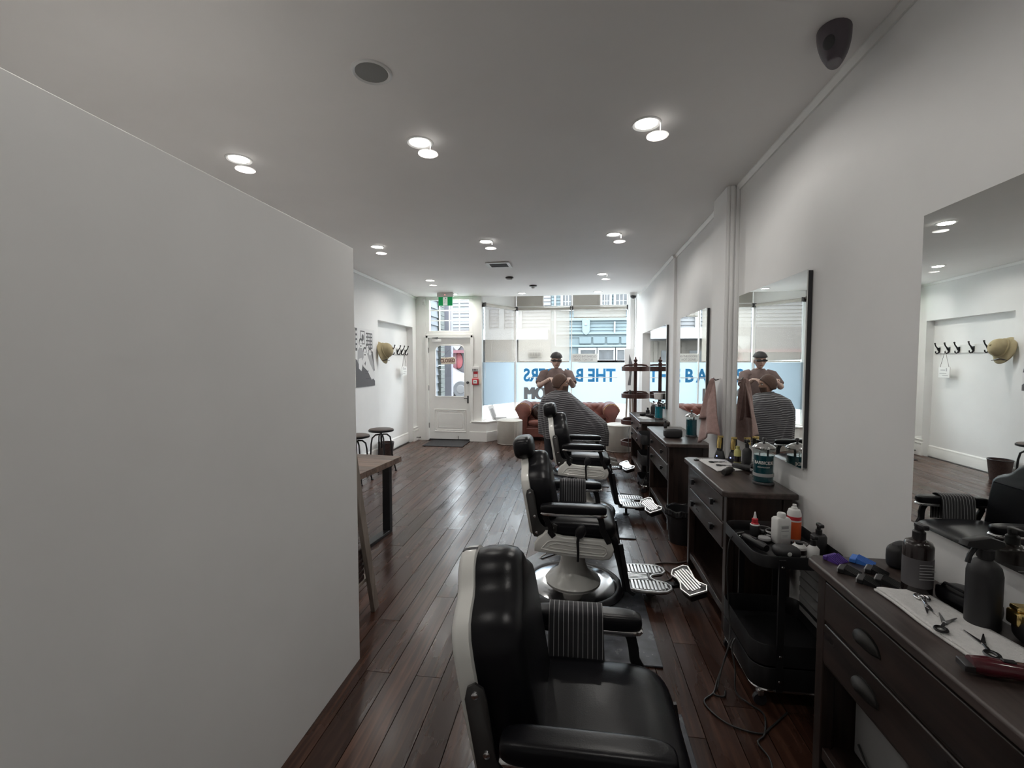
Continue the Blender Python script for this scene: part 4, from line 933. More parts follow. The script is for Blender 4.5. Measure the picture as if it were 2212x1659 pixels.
# easel with canvas in the window corner
t = thing('canvas_easel', 'light wooden easel with a black and white canvas in the window corner', 'easel', (1.06, 8.90, 0), 0)
for xx in (-.06, .06): put('leg', G().bar([(xx * 1.5, -.08, 0), (xx * .4, .10, 1.45)], .03, .02, side=(1, 0, 0)), 'beige', t)
put('rear_leg', G().bar([(.06, .22, 0), (0, .12, 1.40)], .03, .02, side=(1, 0, 0)), 'beige', t)
put('ledge', G().bx(-.12, .10, -.05, .0, .98, 1.0), 'beige', t)
cv = put('canvas', G().bx(-.10, .08, -.012, .012, -.40, .40), 'paper', t, (0, .0, 1.42), (-.1, 0, .25))
put('print', G().puff([(-.06, -.3), (0, -.3), (.02, -.1), (.05, .1), (-.01, .3), (-.03, .1), (-.02, -.1)], (0, -.0125, 0), (1, 0, 0), (0, 0, 1), (0, -1, 0), [(0, 0), (0, .001)]), 'inkg', cv, smooth=0)

# ================================================================== TROLLEYS
def rrect(x0, x1, y0, y1, r, n=5):
    p = []
    for cx_, cy_, a0 in ((x1 - r, y1 - r, 0), (x0 + r, y1 - r, PI / 2), (x0 + r, y0 + r, PI), (x1 - r, y0 + r, 1.5 * PI)):
        p += [(cx_ + r * math.cos(a0 + PI / 2 * i / n), cy_ + r * math.sin(a0 + PI / 2 * i / n)) for i in range(n + 1)]
    return p
def tray_mesh(wx, wy, z0, z1, r=.07):
    o = rrect(-wx / 2, wx / 2, -wy / 2, wy / 2, r)
    return G().puff(o, (0, 0, 0), (1, 0, 0), (0, 1, 0), (0, 0, 1), [(.01, z0), (.0, z0 + .004), (0, z1), (.003, z1 + .004), (.006, z1), (.008, z0 + .008), (.03, z0 + .006)])
def trolley(label, loc, wx, wy, tiers, top):
    t = thing('utility_trolley', label, 'trolley', loc, 0, group='black steel utility trolleys')
    for z0, z1 in tiers: put('tray', tray_mesh(wx, wy, z0, z1), 'blackm', t, smooth=40)
    for sx in (-1, 1):
        for sy in (-1, 1):
            put('post', G().bx(sx * wx / 2 * .45 - .014, sx * wx / 2 * .45 + .014, sy * (wy / 2 + .004) - .006, sy * (wy / 2 + .004) + .006, .09, top), 'blackm', t)
            c = put('caster', G().lathe([(.012, -.01), (.028, -.01), (.03, 0), (.028, .01), (.012, .01)], (sx * (wx / 2 - .04), sy * (wy / 2 - .03), .03), 16, axis=1), 'rubber', t)
            put('fork', G().bx(sx * (wx / 2 - .04) - .012, sx * (wx / 2 - .04) + .012, sy * (wy / 2 - .03) - .018, sy * (wy / 2 - .03) + .018, .05, .08), 'chrome', c, bevel=.004)
    put('underframe', G().tube([(p[0], p[1], .085) for p in rrect(-wx / 2 + .01, wx / 2 - .01, -wy / 2 + .01, wy / 2 - .01, .06)], .007, 6, closed=True), 'chrome', t)
    g = G()
    for z in (top - .03, .255, .14):
        for xx in (-1, 1): g.ell((xx * wx / 2 * .45, -wy / 2 - .012, z), (.006, .004, .006), 8, 5)
    put('bolts', g, 'chrome', t)
    return t
trolley('black utility trolley full of bottles between the two nearest cabinets', (1.0, 2.335, 0), .385, .47, ((.645, .70), (.20, .295), (.09, .19)), .69)
trolley('small black utility trolley between the two cabinets nearest the window', (.945, 5.69, 0), .30, .40, ((.58, .69), (.33, .45), (.09, .16)), .60)
# waste bin
t = thing('waste_bin', 'black waste bin with a crumpled liner beside the third cabinet', 'bin', (.93, 4.04, 0))
put('body', G().lathe([(.095, 0), (.10, .01), (.125, .29), (.118, .29), (.095, .015), (0, .012)], n=28), 'black', t)
def liner(u, v):
    a = 2 * PI * u; r = .128 + .008 * math.sin(9 * a) * v + .004 * math.sin(23 * a); z = .30 - .06 * v + .006 * math.sin(7 * a + 1) ; return Vector((r * math.cos(a), r * math.sin(a), z))
MT['liner'] = mat('black_bin_liner', (.012, .012, .014), .18, bump=.6, bs=50)
put('liner', G().grid(liner, 60, 5, cu=True), 'liner', t, solid=.002)
t = thing('hanging_bin', 'small black bin hanging behind the near end of the trolley', 'bin', (1.17, 1.985, .30))
put('body', G().lathe([(.045, 0), (.06, .26), (.056, .26), (.042, .008), (0, .008)], n=20), 'black', t); put('handle', G().tube([(-.05, 0, .25), (-.04, 0, .32), (0, 0, .345), (.04, 0, .32), (.05, 0, .25)], .004, 6), 'blackm', t)

# ================================================================== TABLE, STOOLS, LADDER SHELF (left)
t = thing('work_table', 'timber-topped table with black steel loop legs behind the partition', 'table', (-2.25, 3.62, 0), -.10)
for i in range(5): put('board', G().bx(-.66, .66, -.37 + i * .148, -.37 + i * .148 + .1455, .655, .705), 'table', t, bevel=.003)
for s in (-1, 1):
    put('leg', G().bx(s * .53 - .035, s * .53 + .035, .31, .36, 0, .655).bx(s * .53 - .035, s * .53 + .035, -.36, -.31, 0, .655).bx(s * .53 - .035, s * .53 + .035, -.31, .31, 0, .03).bx(s * .53 - .035, s * .53 + .035, -.31, .31, .625, .655), 'blackm', t, bevel=.003)
def stool(label, loc):
    t = thing('bar_stool', label, 'stool', loc, random.uniform(0, 1), group='round industrial stools at the timber table')
    put('seat', G().lathe([(0, .585), (.155, .585), (.168, .592), (.17, .605), (.165, .62), (.15, .625), (0, .625)], n=32), 'stool', t)
    put('seat_band', G().lathe([(.169, .588), (.174, .59), (.174, .612), (.169, .614)], n=32), 'blackm', t)
    put('screw', G().cyl((0, 0, .35), (0, 0, .585), .014, n=10), 'blackm', t)
    for k in range(4):
        a = PI / 2 * k + .4; d = Vector((math.cos(a), math.sin(a), 0))
        p = [d * .02 + Vector((0, 0, .545)), d * .08 + Vector((0, 0, .54)), d * .125 + Vector((0, 0, .50)), d * .14 + Vector((0, 0, .42)), d * .15 + Vector((0, 0, .25)), d * .20 + Vector((0, 0, .02)), d * .205 + Vector((0, 0, .0))]
        lg = put('leg', G().tube(p, .011, 8), 'blackm', t); put('foot', G().lathe([(.018, 0), (.018, .01), (.01, .02)], tuple(d * .205), 10), 'blackm', lg)
    put('foot_ring', G().tube([(.165 * math.cos(2 * PI * i / 28), .165 * math.sin(2 * PI * i / 28), .20) for i in range(28)], .007, 6, closed=True), 'blackm', t)
stool('round dark stool standing clear beside the coat recess wall', (-2.70, 6.05, 0))
stool('round dark stool half hidden behind the white partition edge', (-2.80, 5.50, 0))
t = thing('waste_basket', 'dark mesh waste basket against the left wall behind the stool', 'basket', (-2.99, 6.88, 0))
put('wall', G().lathe([(.09, 0), (.095, .004), (.125, .27), (.128, .275), (.12, .275), (.09, .008), (0, .008)], n=28), 'wicker', t); put('rim', G().tube([(.124 * math.cos(2 * PI * i / 28), .124 * math.sin(2 * PI * i / 28), .275) for i in range(28)], .006, 6, closed=True), 'blackm', t)
t = thing('ladder_shelf', 'pale timber ladder shelf leaning behind the partition end', 'shelf', (-1.60, 2.22, 0))
for xx in (-.40, .36):
    put('upright', G().bar([(xx, .43, 0), (xx, .02, 1.62)], .028, .062, side=(1, 0, 0)), 'beige', t, bevel=.003)
for z in (.22, .60, .98, 1.34):
    y1 = .43 - .253 * z; put('shelf_board', G().bx(-.385, .345, .02, y1 + .02, z, z + .02), 'beige', t, bevel=.002)
t = thing('storage_basket', 'dark woven basket on the lowest shelf of the ladder shelf', 'basket', (-1.39, 2.405, .241))
for zz in range(6):
    put('weave_band', G().bx(-.13, .13, -.15, .15, .035 * zz, .035 * zz + .03), 'wicker', t, bevel=.006)
t = thing('storage_tray', 'low dark tray on the second shelf of the ladder shelf', 'tray', (-1.40, 2.37, .621))
put('base', G().bx(-.14, .14, -.12, .12, 0, .01), 'wicker', t); put('rim', G().bx(-.14, .14, -.12, -.11, 0, .07).bx(-.14, .14, .11, .12, 0, .07).bx(-.14, -.13, -.11, .11, 0, .07).bx(.13, .14, -.11, .11, 0, .07), 'wicker', t)
one('doormat', G().bx(-2.80, -2.03, 8.07, 8.70, 0, .012), 'doormat', 'flat black doormat in front of the shop door', 'doormat', bevel=.004)
t = thing('door_stop', 'small dark metal door stop on the skirting by the door', 'door stop', (XL + .031, 8.62, .07))
put('stem', G().tube([(0, 0, 0), (.07, 0, 0)], .008, 8), 'steel', t); put('tip', G().ell((.075, 0, 0), (.014, .014, .014), 10, 6), 'rubber', t)
# ================================================================== PEOPLE
def skin_body(name, joints, edges, extra=None, m='skin'):
    """joints {name:(pos, radius)}; one continuous skinned surface, head and fingers joined into the same mesh"""
    ks = list(joints); me = bpy.data.meshes.new(name); me.from_pydata([joints[k][0] for k in ks], [(ks.index(a), ks.index(b)) for a, b in edges], [])
    o = bpy.data.objects.new(name, me); C.objects.link(o)
    o.modifiers.new('skin', 'SKIN'); sv = me.skin_vertices[0].data
    for i, k in enumerate(ks):
        r = joints[k][1]; sv[i].radius = r if isinstance(r, tuple) else (r, r)
        sv[i].use_root = (k == 'pelvis')
    ss = o.modifiers.new('smooth', 'SUBSURF'); ss.levels = 2; ss.render_levels = 2
    dg = bpy.context.evaluated_depsgraph_get(); dg.update()
    m2 = bpy.data.meshes.new_from_object(o.evaluated_get(dg)); bpy.data.objects.remove(o)
    if extra:
        bm = bmesh.new(); bm.from_mesh(m2); t2 = extra.mesh('x', None, 0); bm.from_mesh(t2); bm.to_mesh(m2); bm.free()
    m2.materials.clear(); m2.materials.append(MT[m]); m2.shade_smooth(); m2.name = name
    return m2
def head_geo(c, yaw, pitch=0, s=1.0):
    """head with brow, nose, chin and ears; faces +x before yaw"""
    M = Matrix.Translation(c) @ Matrix.Rotation(yaw, 4, 'Z') @ Matrix.Rotation(pitch, 4, 'Y') @ Matrix.Scale(s, 4)
    def hd(u, v):
        a = 2 * PI * u; ph = -PI / 2 + PI * v; x = .098 * math.cos(ph) * math.cos(a); y = .076 * math.cos(ph) * math.sin(a); z = .118 * math.sin(ph)
        k = max(0, -z / .118); y *= 1 - .28 * k; x = x * (1 - .12 * k) + .012 * k
        if x > 0:
            f = max(0, 1 - (abs(y) / .018) ** 2); x += .024 * f * math.exp(-((z + .018) / .022) ** 2)          # nose
            x += .006 * math.exp(-((z - .022) / .010) ** 2) * max(0, 1 - (y / .06) ** 2)                           # brow
            x -= .008 * math.exp(-((z - .006) / .009) ** 2) * math.exp(-((abs(y) - .032) / .012) ** 2)              # eye sockets
            x += .005 * math.exp(-((z + .055) / .008) ** 2) * max(0, 1 - (y / .03) ** 2)                            # lips
            x += .010 * math.exp(-((z + .092) / .016) ** 2) * max(0, 1 - (y / .035) ** 2)                           # chin
        return M @ Vector((x, y, z))
    g = G().grid(hd, 48, 30, cu=True)
    for sg in (-1, 1): g.ell(tuple(M @ Vector((-.008, sg * .076, -.008))), (.018, .008, .030), 12, 8, M=(M.to_3x3()))
    return g, M
def face_parts(parent, M):
    for sg in (-1, 1):
        e = put('eye', G().ell(tuple(M @ Vector((.084, sg * .031, .006))), (.011, .013, .010), 12, 8), 'signw', parent); put('iris', G().ell(tuple(M @ Vector((.0925, sg * .031, .006))), (.004, .006, .006), 10, 6), 'eye', e)
        put('eyebrow', G().tube([tuple(M @ Vector((.098, sg * .014, .024))), tuple(M @ Vector((.096, sg * .034, .028))), tuple(M @ Vector((.084, sg * .052, .023)))], .0045, 6), 'hair', parent)
    put('mouth', G().ell(tuple(M @ Vector((.090, 0, -.055))), (.010, .024, .006), 12, 6, M=M.to_3x3()), 'lip', parent)
def hand(g, w, d, up, s=1.0):
    """palm and five bent fingers from the wrist w along d"""
    w, d, up = Vector(w), Vector(d).normalized(), Vector(up).normalized(); sd = d.cross(up).normalized(); up = sd.cross(d)
    M3 = Matrix((d, sd, up)).transposed()
    g.ell(tuple(w + d * .045), (.052, .042, .017), 14, 8, .8, .8, M=M3)
    for k, (off, ln) in enumerate(((-.031, .060), (-.011, .074), (.010, .078), (.030, .070))):
        b = w + d * .085 + sd * off; g.tube([b, b + d * ln * .42 - up * .004, b + d * ln * .75 - up * .018, b + d * ln * .92 - up * .036], [.009, .0085, .008, .006], 8)
    b = w + d * .03 + sd * .038; g.tube([b, b + d * .028 + sd * .022, b + d * .055 + sd * .026 - up * .012], [.011, .010, .007], 8)
def shoe(parent, loc, rz, m):
    prof = [(-.095, .0, .034, .05), (-.09, .0, .038, .075), (-.03, 0, .040, .085), (.03, 0, .044, .07), (.09, 0, .047, .052), (.14, 0, .044, .042), (.17, 0, .03, .032), (.182, 0, .012, .02)]
    g = G()
    def fn(u, v):
        k = v * (len(prof) - 1); i = min(int(k), len(prof) - 2); f = k - i; a = [prof[i][j] * (1 - f) + prof[i + 1][j] * f for j in range(4)]
        an = PI * u; return Vector((a[0], -a[2] * math.cos(an), .012 + a[3] * math.sin(an) ** .7))
    g.grid(fn, 14, 16)
    o = put('shoe', g, m, parent, loc, (0, 0, rz), smooth=60)
    put('sole', G().prism([(-.10, -.03), (-.03, -.036), (.08, -.048), (.15, -.044), (.185, -.015), (.185, .015), (.15, .044), (.08, .048), (-.03, .036), (-.10, .03)], 2, 0, .018), 'signw' if m == 'shoew' else 'inkm', o, bevel=.004)
    g2 = G()
    for i in range(4): g2.tube([(.0 + i * .022, -.022, .086 - i * .006), (.0 + i * .022, 0, .095 - i * .007), (.0 + i * .022, .022, .086 - i * .006)], .003, 5)
    put('laces', g2, 'signw', o)

# ---- seated customer in chair four, under a pinstriped cape, facing the mirror
cu = thing('person', 'seated customer under a pinstriped barber cape, facing the mirrors', 'person', (-.02, 6.42, .07))
hc = Vector((-.175, 0, 1.20)); hg, HM = head_geo(hc, 0, .10)
J = {'pelvis': ((-.10, 0, .63), (.13, .15)), 'waist': ((-.14, 0, .74), (.115, .14)), 'chest': ((-.18, 0, .90), (.10, .135)), 'neckb': ((-.18, 0, 1.04), .06), 'neck': ((-.178, 0, 1.12), .052)}
E_ = [('pelvis', 'waist'), ('waist', 'chest'), ('chest', 'neckb'), ('neckb', 'neck')]
for s, n_ in ((-1, 'r'), (1, 'l')):
    J.update({'sh' + n_: ((-.18, s * .165, .965), .05), 'el' + n_: ((-.06, s * .25, .78), .043), 'wr' + n_: ((.15, s * .19, .72), .030), 'hip' + n_: ((-.06, s * .09, .62), .085), 'kn' + n_: ((.33, s * .12, .60), .062), 'ca' + n_: ((.39, s * .12, .40), .055), 'an' + n_: ((.42, s * .12, .17), .038)})
    E_ += [('chest', 'sh' + n_), ('sh' + n_, 'el' + n_), ('el' + n_, 'wr' + n_), ('pelvis', 'hip' + n_), ('hip' + n_, 'kn' + n_), ('kn' + n_, 'ca' + n_), ('ca' + n_, 'an' + n_)]
    hand(hg, (.15, s * .19, .72), (1, -s * .2, 0), (0, 0, 1))
put('body', skin_body('body', J, E_, hg), None, cu)
face_parts(cu, HM)
def hairf(u, v):
    a = 2 * PI * u; ph = PI / 2 * (1 - v * 1.42); f = max(0, math.cos(a)) ** .7
    ph = PI / 2 - (PI / 2 - ph) * (1 - .52 * f)
    return HM @ Vector((.108 * math.cos(ph) * math.cos(a) - .006, .086 * math.cos(ph) * math.sin(a), .127 * math.sin(ph) + .004))
put('hair', G().grid(hairf, 40, 14, cu=True), 'hair', cu, solid=.008, smooth=70)
def beard(u, v):
    a = (u - .5) * 2.2; z = -.035 - .085 * v; k = 1 - .30 * v
    return HM @ Vector((.104 * k * math.cos(a) + .012 * v, .079 * k * math.sin(a), z))
put('beard', G().grid(beard, 16, 8), 'hair', cu, solid=.012, smooth=70)
for s in (-1, 1):
    put('trouser_leg', G().tube([(.05, s * .10, .62), (.33, s * .12, .605), (.385, s * .12, .45), (.41, s * .12, .20)], [.095, .078, .066, .055], 12), 'jean', cu, smooth=60)
    shoe(cu, (.45, s * .12, .075), s * .06, 'shoe')
# cape: rings from the neck to the hem
KN = [  # v, front x, back x, half width, z front, z side, z back (body-local)
    (0.00, -.105, -.245, .062, 1.085, 1.085, 1.09), (.10, -.045, -.31, .16, 1.065, 1.062, 1.07), (.25, .05, -.42, .265, .985, 1.0, 1.0),
    (.42, .20, -.475, .33, .86, .83, .88), (.62, .36, -.475, .375, .73, .67, .74), (.74, .455, -.465, .385, .645, .57, .66), (.86, .485, -.455, .39, .50, .48, .57), (1.0, .475, -.445, .395, .33, .40, .49)]
def cape(u, v):
    for a, b in zip(KN[:-1], KN[1:]):
        if v <= b[0] + 1e-9: break
    f = (v - a[0]) / (b[0] - a[0]); k = [p * (1 - f) + q * f for p, q in zip(a, b)]
    th = 2 * PI * u; c, s = math.cos(th), math.sin(th)
    mid = (k[1] + k[2]) / 2; hx = (k[1] - k[2]) / 2; e = .8
    sp = lambda q: math.copysign(abs(q) ** e, q)
    x = mid + hx * sp(c); y = k[3] * sp(s); z = k[5] + (k[4] - k[5]) * max(c, 0) ** 1.5 + (k[6] - k[5]) * max(-c, 0) ** 1.5
    w = v ** 1.3; rip = .018 * w * math.sin(11 * th + 2.3 * v) + .011 * w * math.sin(19 * th + 1)
    return Vector((x * (1 + rip * .4) + rip * c, y * (1 + rip) + rip * s, z + .010 * w * math.sin(7 * th + 4 * v)))
put('barber_cape', G().grid(cape, 120, 44, cu=True), 'cape', cu, solid=.004, smooth=80)
put('cape_collar', G().tube([(-.175 + .072 * math.cos(2 * PI * i / 20), .064 * math.sin(2 * PI * i / 20), 1.09) for i in range(20)], .012, 6, closed=True), 'cape', cu)

# ---- barber standing behind the chair, head bent over the customer
ba = thing('person', 'standing barber in dark cap bent over the caped customer', 'person', (-.27, 6.90, 0))
hc = Vector((.0, -.03, 1.585)); hg, HM = head_geo(hc, -PI / 2 + .12, .10)
J = {'pelvis': ((0, .06, .93), (.15, .11)), 'waist': ((0, .05, 1.06), (.135, .10)), 'chest': ((0, .03, 1.27), (.15, .105)), 'neckb': ((0, .01, 1.42), .065), 'neck': ((0, -.015, 1.50), .055)}
E_ = [('pelvis', 'waist'), ('waist', 'chest'), ('chest', 'neckb'), ('neckb', 'neck')]
for s, n_ in ((-1, 'r'), (1, 'l')):
    wx = .07 + s * .13
    J.update({'sh' + n_: ((s * .19, .02, 1.375), .06), 'el' + n_: ((s * .26, -.12, 1.20), .045), 'wr' + n_: ((wx, -.34, 1.33), .029), 'hip' + n_: ((s * .09, .06, .88), .09), 'kn' + n_: ((s * .11, .03, .49), .062), 'ca' + n_: ((s * .11, .07, .32), .055), 'an' + n_: ((s * .11, .08, .09), .038)})
    E_ += [('chest', 'sh' + n_), ('sh' + n_, 'el' + n_), ('el' + n_, 'wr' + n_), ('pelvis', 'hip' + n_), ('hip' + n_, 'kn' + n_), ('kn' + n_, 'ca' + n_), ('ca' + n_, 'an' + n_)]
    hand(hg, (wx, -.34, 1.33), (-s * .35, -1, -.15), (0, 0, 1))
put('body', skin_body('body', J, E_, hg, 'fair'), None, ba)
face_parts(ba, HM)
put('sunglasses', G().tube([tuple(HM @ Vector((.02, -.082, .012))), tuple(HM @ Vector((.10, -.06, .010))), tuple(HM @ Vector((.112, 0, .012))), tuple(HM @ Vector((.10, .06, .010))), tuple(HM @ Vector((.02, .082, .012)))], [.004, .014, .010, .014, .004], 8), 'ink', ba)
def capf(u, v):
    a = 2 * PI * u; ph = PI / 2 * (1 - v * .92)
    return HM @ Vector((.109 * math.cos(ph) * math.cos(a), .088 * math.cos(ph) * math.sin(a),   .048 + .084 * math.sin(ph)))
put('cap', G().grid(capf, 36, 10, cu=True), 'ink', ba, solid=.006, smooth=70)
put('cap_band', G().tube([tuple(HM @ Vector((.1085 * math.cos(2 * PI * i / 28), .0875 * math.sin(2 * PI * i / 28), .056))) for i in range(28)], .007, 6, closed=True), 'ink', ba)
# shirt with short sleeves, trousers, shoes
def shirt(u, v):
    a = 2 * PI * u; K = [(.88, .175, .135, .06), (1.02, .165, .13, .05), (1.2, .185, .135, .035), (1.33, .20, .13, .025), (1.405, .16, .105, .015), (1.45, .085, .085, .0), (1.47, .07, .075, -.005)]
    k = v * (len(K) - 1); i = min(int(k), len(K) - 2); f = k - i; q = [K[i][j] * (1 - f) + K[i + 1][j] * f for j in range(4)]
    return Vector((q[1] * math.cos(a), q[3] + q[2] * math.sin(a) + .004 * math.sin(6 * a + 9 * v), q[0]))
put('shirt', G().grid(shirt, 40, 22, cu=True), 'shirt', ba, solid=.006, smooth=70)
for s in (-1, 1):
    put('sleeve', G().tube([(s * .12, .02, 1.38), (s * .19, .015, 1.37), (s * .235, -.06, 1.28), (s * .25, -.09, 1.245)], [.085, .078, .066, .062], 14), 'shirt', ba, smooth=60)
    put('trouser_leg', G().tube([(s * .07, .06, .95), (s * .095, .06, .80), (s * .11, .035, .49), (s * .11, .08, .06)], [.115, .105, .078, .068], 14), 'jean', ba, smooth=60)
    shoe(ba, (s * .11, .05, .0), -PI / 2 + s * .1, 'shoew')
# ================================================================== TOOLS AND PRODUCTS
def jar(label, loc, r, h, fill, lid='chrome', teal='teal', txt=False, sticks=True, wrap_rot=0):
    t = thing('disinfectant_jar', label, 'jar', loc, 0, group='tall jars of teal disinfectant')
    put('base', G().lathe([(r * 1.06, 0), (r * 1.08, .006), (r * 1.0, .016), (0, .016)], n=28), 'steel', t)
    put('liquid', G().lathe([(0, .018), (r * .93, .018), (r * .93, fill), (0, fill)], n=28), teal, t)
    put('glass', G().lathe([(r, .016), (r, h - .01), (r * 1.03, h)], n=28), 'jar', t)
    l = put('lid', G().lathe([(r * 1.1, h), (r * 1.12, h + .006), (r * .9, h + .018), (r * .3, h + .034), (r * .12, h + .036)], n=28), 'chrome', t)
    put('lid_knob', G().lathe([(.006, h + .034), (.006, h + .045), (.012, h + .052), (.009, h + .062), (0, h + .064)], n=14), 'steel', l)
    if sticks:
        put('comb', G().bar([(.01, -.01, .03), (.02, -.015, h + .02)], .012, .003, side=(1, .3, 0)), 'black', t); put('scissors', G().tube([(-.012, .01, .03), (-.02, .012, h - .02)], .004, 6), 'chrome', t)
    if txt:
        text('lettering', 'BARBICIDE', .026, 'signw', t, (0, 0, h * .62), (PI / 2, 0, wrap_rot), wrap=r + .001, bold=.0004, sx=.86)
        text('small_print', 'DISINFECTANT', .010, 'signw', t, (0, 0, h * .50), (PI / 2, 0, wrap_rot), wrap=r + .001)
        put('label_band', G().lathe([(r + .0006, .05), (r + .0006, .068)], n=28), 'inkm', t, recalc=False)
    return t
Z1, Z2, Z3, Z4 = .8205, .8355, .8205, .7955
jar('teal disinfectant jar with printed label under the second mirror', (1.125, 2.86, Z2), .056, .215, .175, txt=True, wrap_rot=-.35)
jar('teal disinfectant jar beside the black roll bag', (1.165, 4.70, Z3), .053, .20, .17)
j4 = jar('bright teal disinfectant jar on the cabinet nearest the window', (1.135, 6.30, Z4), .055, .20, .17, teal='tealw')
t = thing('tissue_roll', 'white paper roll resting on the lid of the far teal jar', 'paper roll', (1.135, 6.30, Z4 + .266))
put('roll', G().lathe([(.02, 0), (.058, 0), (.07, .085), (.02, .085)], n=24), 'whitec', t); put('core', G().lathe([(.02, .0), (.02, .087), (.018, .087)], n=16), 'signc', t)

def bottle(name, label, loc, prof, m, cap, capm, cat='bottle', group=None, lbl=None, extra=None, rz=0):
    t = thing(name, label, cat, loc, rz, group)
    put('body', G().lathe(prof, n=24), m, t, smooth=40)
    put('cap', G().lathe(cap, n=20), capm, t, smooth=40)
    if lbl: put('label', G().lathe([(lbl[0], lbl[1]), (lbl[0], lbl[2])], n=24), lbl[3], t, recalc=False)
    return t
def nozzle(t, z, m='black'):
    put('pump_head', G().bx(-.010, .010, -.030, .012, z, z + .016), m, t, bevel=.004)
# --- on the nearest cabinet
b = bottle('spray_bottle', 'dark bottle with small printed label beside the black guards', (1.095, 1.585, Z1), [(.036, 0), (.039, .006), (.039, .155), (.034, .168), (.016, .178)], 'amber', [(.017, .176), (.017, .20), (.012, .205), (.012, .222), (0, .224)], 'black', lbl=(.0397, .03, .12, 'inkg'))
nozzle(b, .212)
for i in range(6): put('print_line', G().bx(-.022, .022 - .004 * (i % 3), -.0412, -.0402, .06 + i * .009, .062 + i * .009), 'inkm', b)
b = thing('trigger_bottle', 'tall matte black trigger spray bottle on the nearest cabinet', 'bottle', (1.135, 1.400, Z1), .15)
put('body', G().lathe([(.034, 0), (.038, .008), (.038, .155), (.034, .175), (.023, .19), (.016, .194), (.016, .205)], n=28), 'mbl', b)
put('collar', G().lathe([(.019, .20), (.019, .222), (.013, .226)], n=18), 'black', b)
put('trigger_head', G().puff([(-.068, .236), (-.062, .250), (.0, .258), (.04, .246), (.044, .232), (.014, .222), (-.018, .222)], (0, -.012, 0), (1, 0, 0), (0, 0, 1), (0, 1, 0), [(.002, 0), (0, .003), (0, .021), (.002, .024)]), 'black', b)
put('trigger', G().tube([(-.03, 0, .228), (-.045, 0, .205), (-.05, 0, .185)], .006, 8), 'black', b)
# prism along y uses (z,x) order: build guard combs in local x/z explicitly
def guard(label, loc, rz, m, w=.042, l=.05, teeth=7, flag=True):
    t = thing('clipper_guard', label, 'clipper guard', loc, rz, group='clipper guard combs on the nearest cabinet')
    put('spine', G().bx(-w / 2, w / 2, l * .2, l * .5, 0, .016), m, t, bevel=.003)
    for i in range(teeth):
        x = -w / 2 + w * (i + .5) / teeth
        put('tooth', G().hexa([(x - .0016, -l / 2, 0), (x + .0016, -l / 2, 0), (x + .0016, l * .22, 0), (x - .0016, l * .22, 0), (x - .0016, -l / 2, .004), (x + .0016, -l / 2, .004), (x + .0016, l * .22, .02), (x - .0016, l * .22, .02)]), m, t)
    if flag: put('number_tab', G().bx(-w / 2 + .004, w / 2 - .004, l * .5, l * .5 + .003, .002, .014), 'inkm', t)
guard('purple clipper guard comb at the corner of the nearest cabinet', (.972, 1.805, Z1), .5, 'purple', .066, .055, 7, False)
guard('blue clipper guard comb beside the purple one', (1.060, 1.80, Z1), .9, 'blue', .058, .072, 7, False)
guard('black clipper guard comb directly in front of the purple guard', (.965, 1.705, Z1), .9, 'black', .056, .062)
guard('black clipper guard comb directly in front of the blue guard', (1.058, 1.715, Z1), .9, 'black', .056, .062)
guard('black clipper guard comb nearest the folded white towel', (.985, 1.632, Z1), .9, 'black', .056, .062)
guard('black clipper guard comb close to the dark labelled bottle', (1.045, 1.640, Z1), .9, 'black', .056, .062)
t = thing('clipper_case', 'black soft clipper case standing against the wall behind the bottle', 'case', (1.175, 1.79, Z1), .6)
put('body', G().ell((0, 0, .04), (.055, .028, .042), 20, 12, .5, .6), 'mbl', t); put('mouth', G().ell((0, 0, .078), (.038, .016, .010), 16, 6, .6, .6), 'ink', t)
t = thing('strap_box', 'low black zip pouch with carry strap below the mirror', 'pouch', (1.175, 1.50, Z1), .1)
put('body', G().ell((0, 0, .025), (.045, .075, .026), 20, 10, .4, .4), 'leather', t); put('strap', G().tube([(-.03, -.05, .045), (-.04, -.03, .065), (-.04, .03, .065), (-.03, .05, .045)], .006, 8, flat=.6), 'leather', t)
t = thing('folded_towel', 'folded white cotton towel carrying three scissors on the nearest cabinet', 'towel', (1.045, 1.385, Z1), -.0)
tw_ = [(-.075, .19), (.065, .195), (.075, .0), (.115, -.155), (-.06, -.18), (-.072, .0)]
def tshape(u, v, z):
    # bilinear quad with wavering edges
    a, b, c_, d_ = Vector((-.078, .195)), Vector((.060, .195)), Vector((.10, -.165)), Vector((-.062, -.19))
    p = (a * (1 - u) + b * u) * (1 - v) + (d_ * (1 - u) + c_ * u) * v
    return Vector((p.x + .003 * math.sin(9 * v), p.y + .003 * math.sin(7 * u), z + .0012 * math.sin(11 * u + 5 * v)))
put('layer', G().grid(lambda u, v: tshape(u, v, .004), 14, 24), 'whitec', t, solid=.006, smooth=70)
put('layer', G().grid(lambda u, v: tshape(.04 + u * .95, .01 + v * .97, .0105), 14, 24), 'whitec', t, solid=.006, smooth=70)
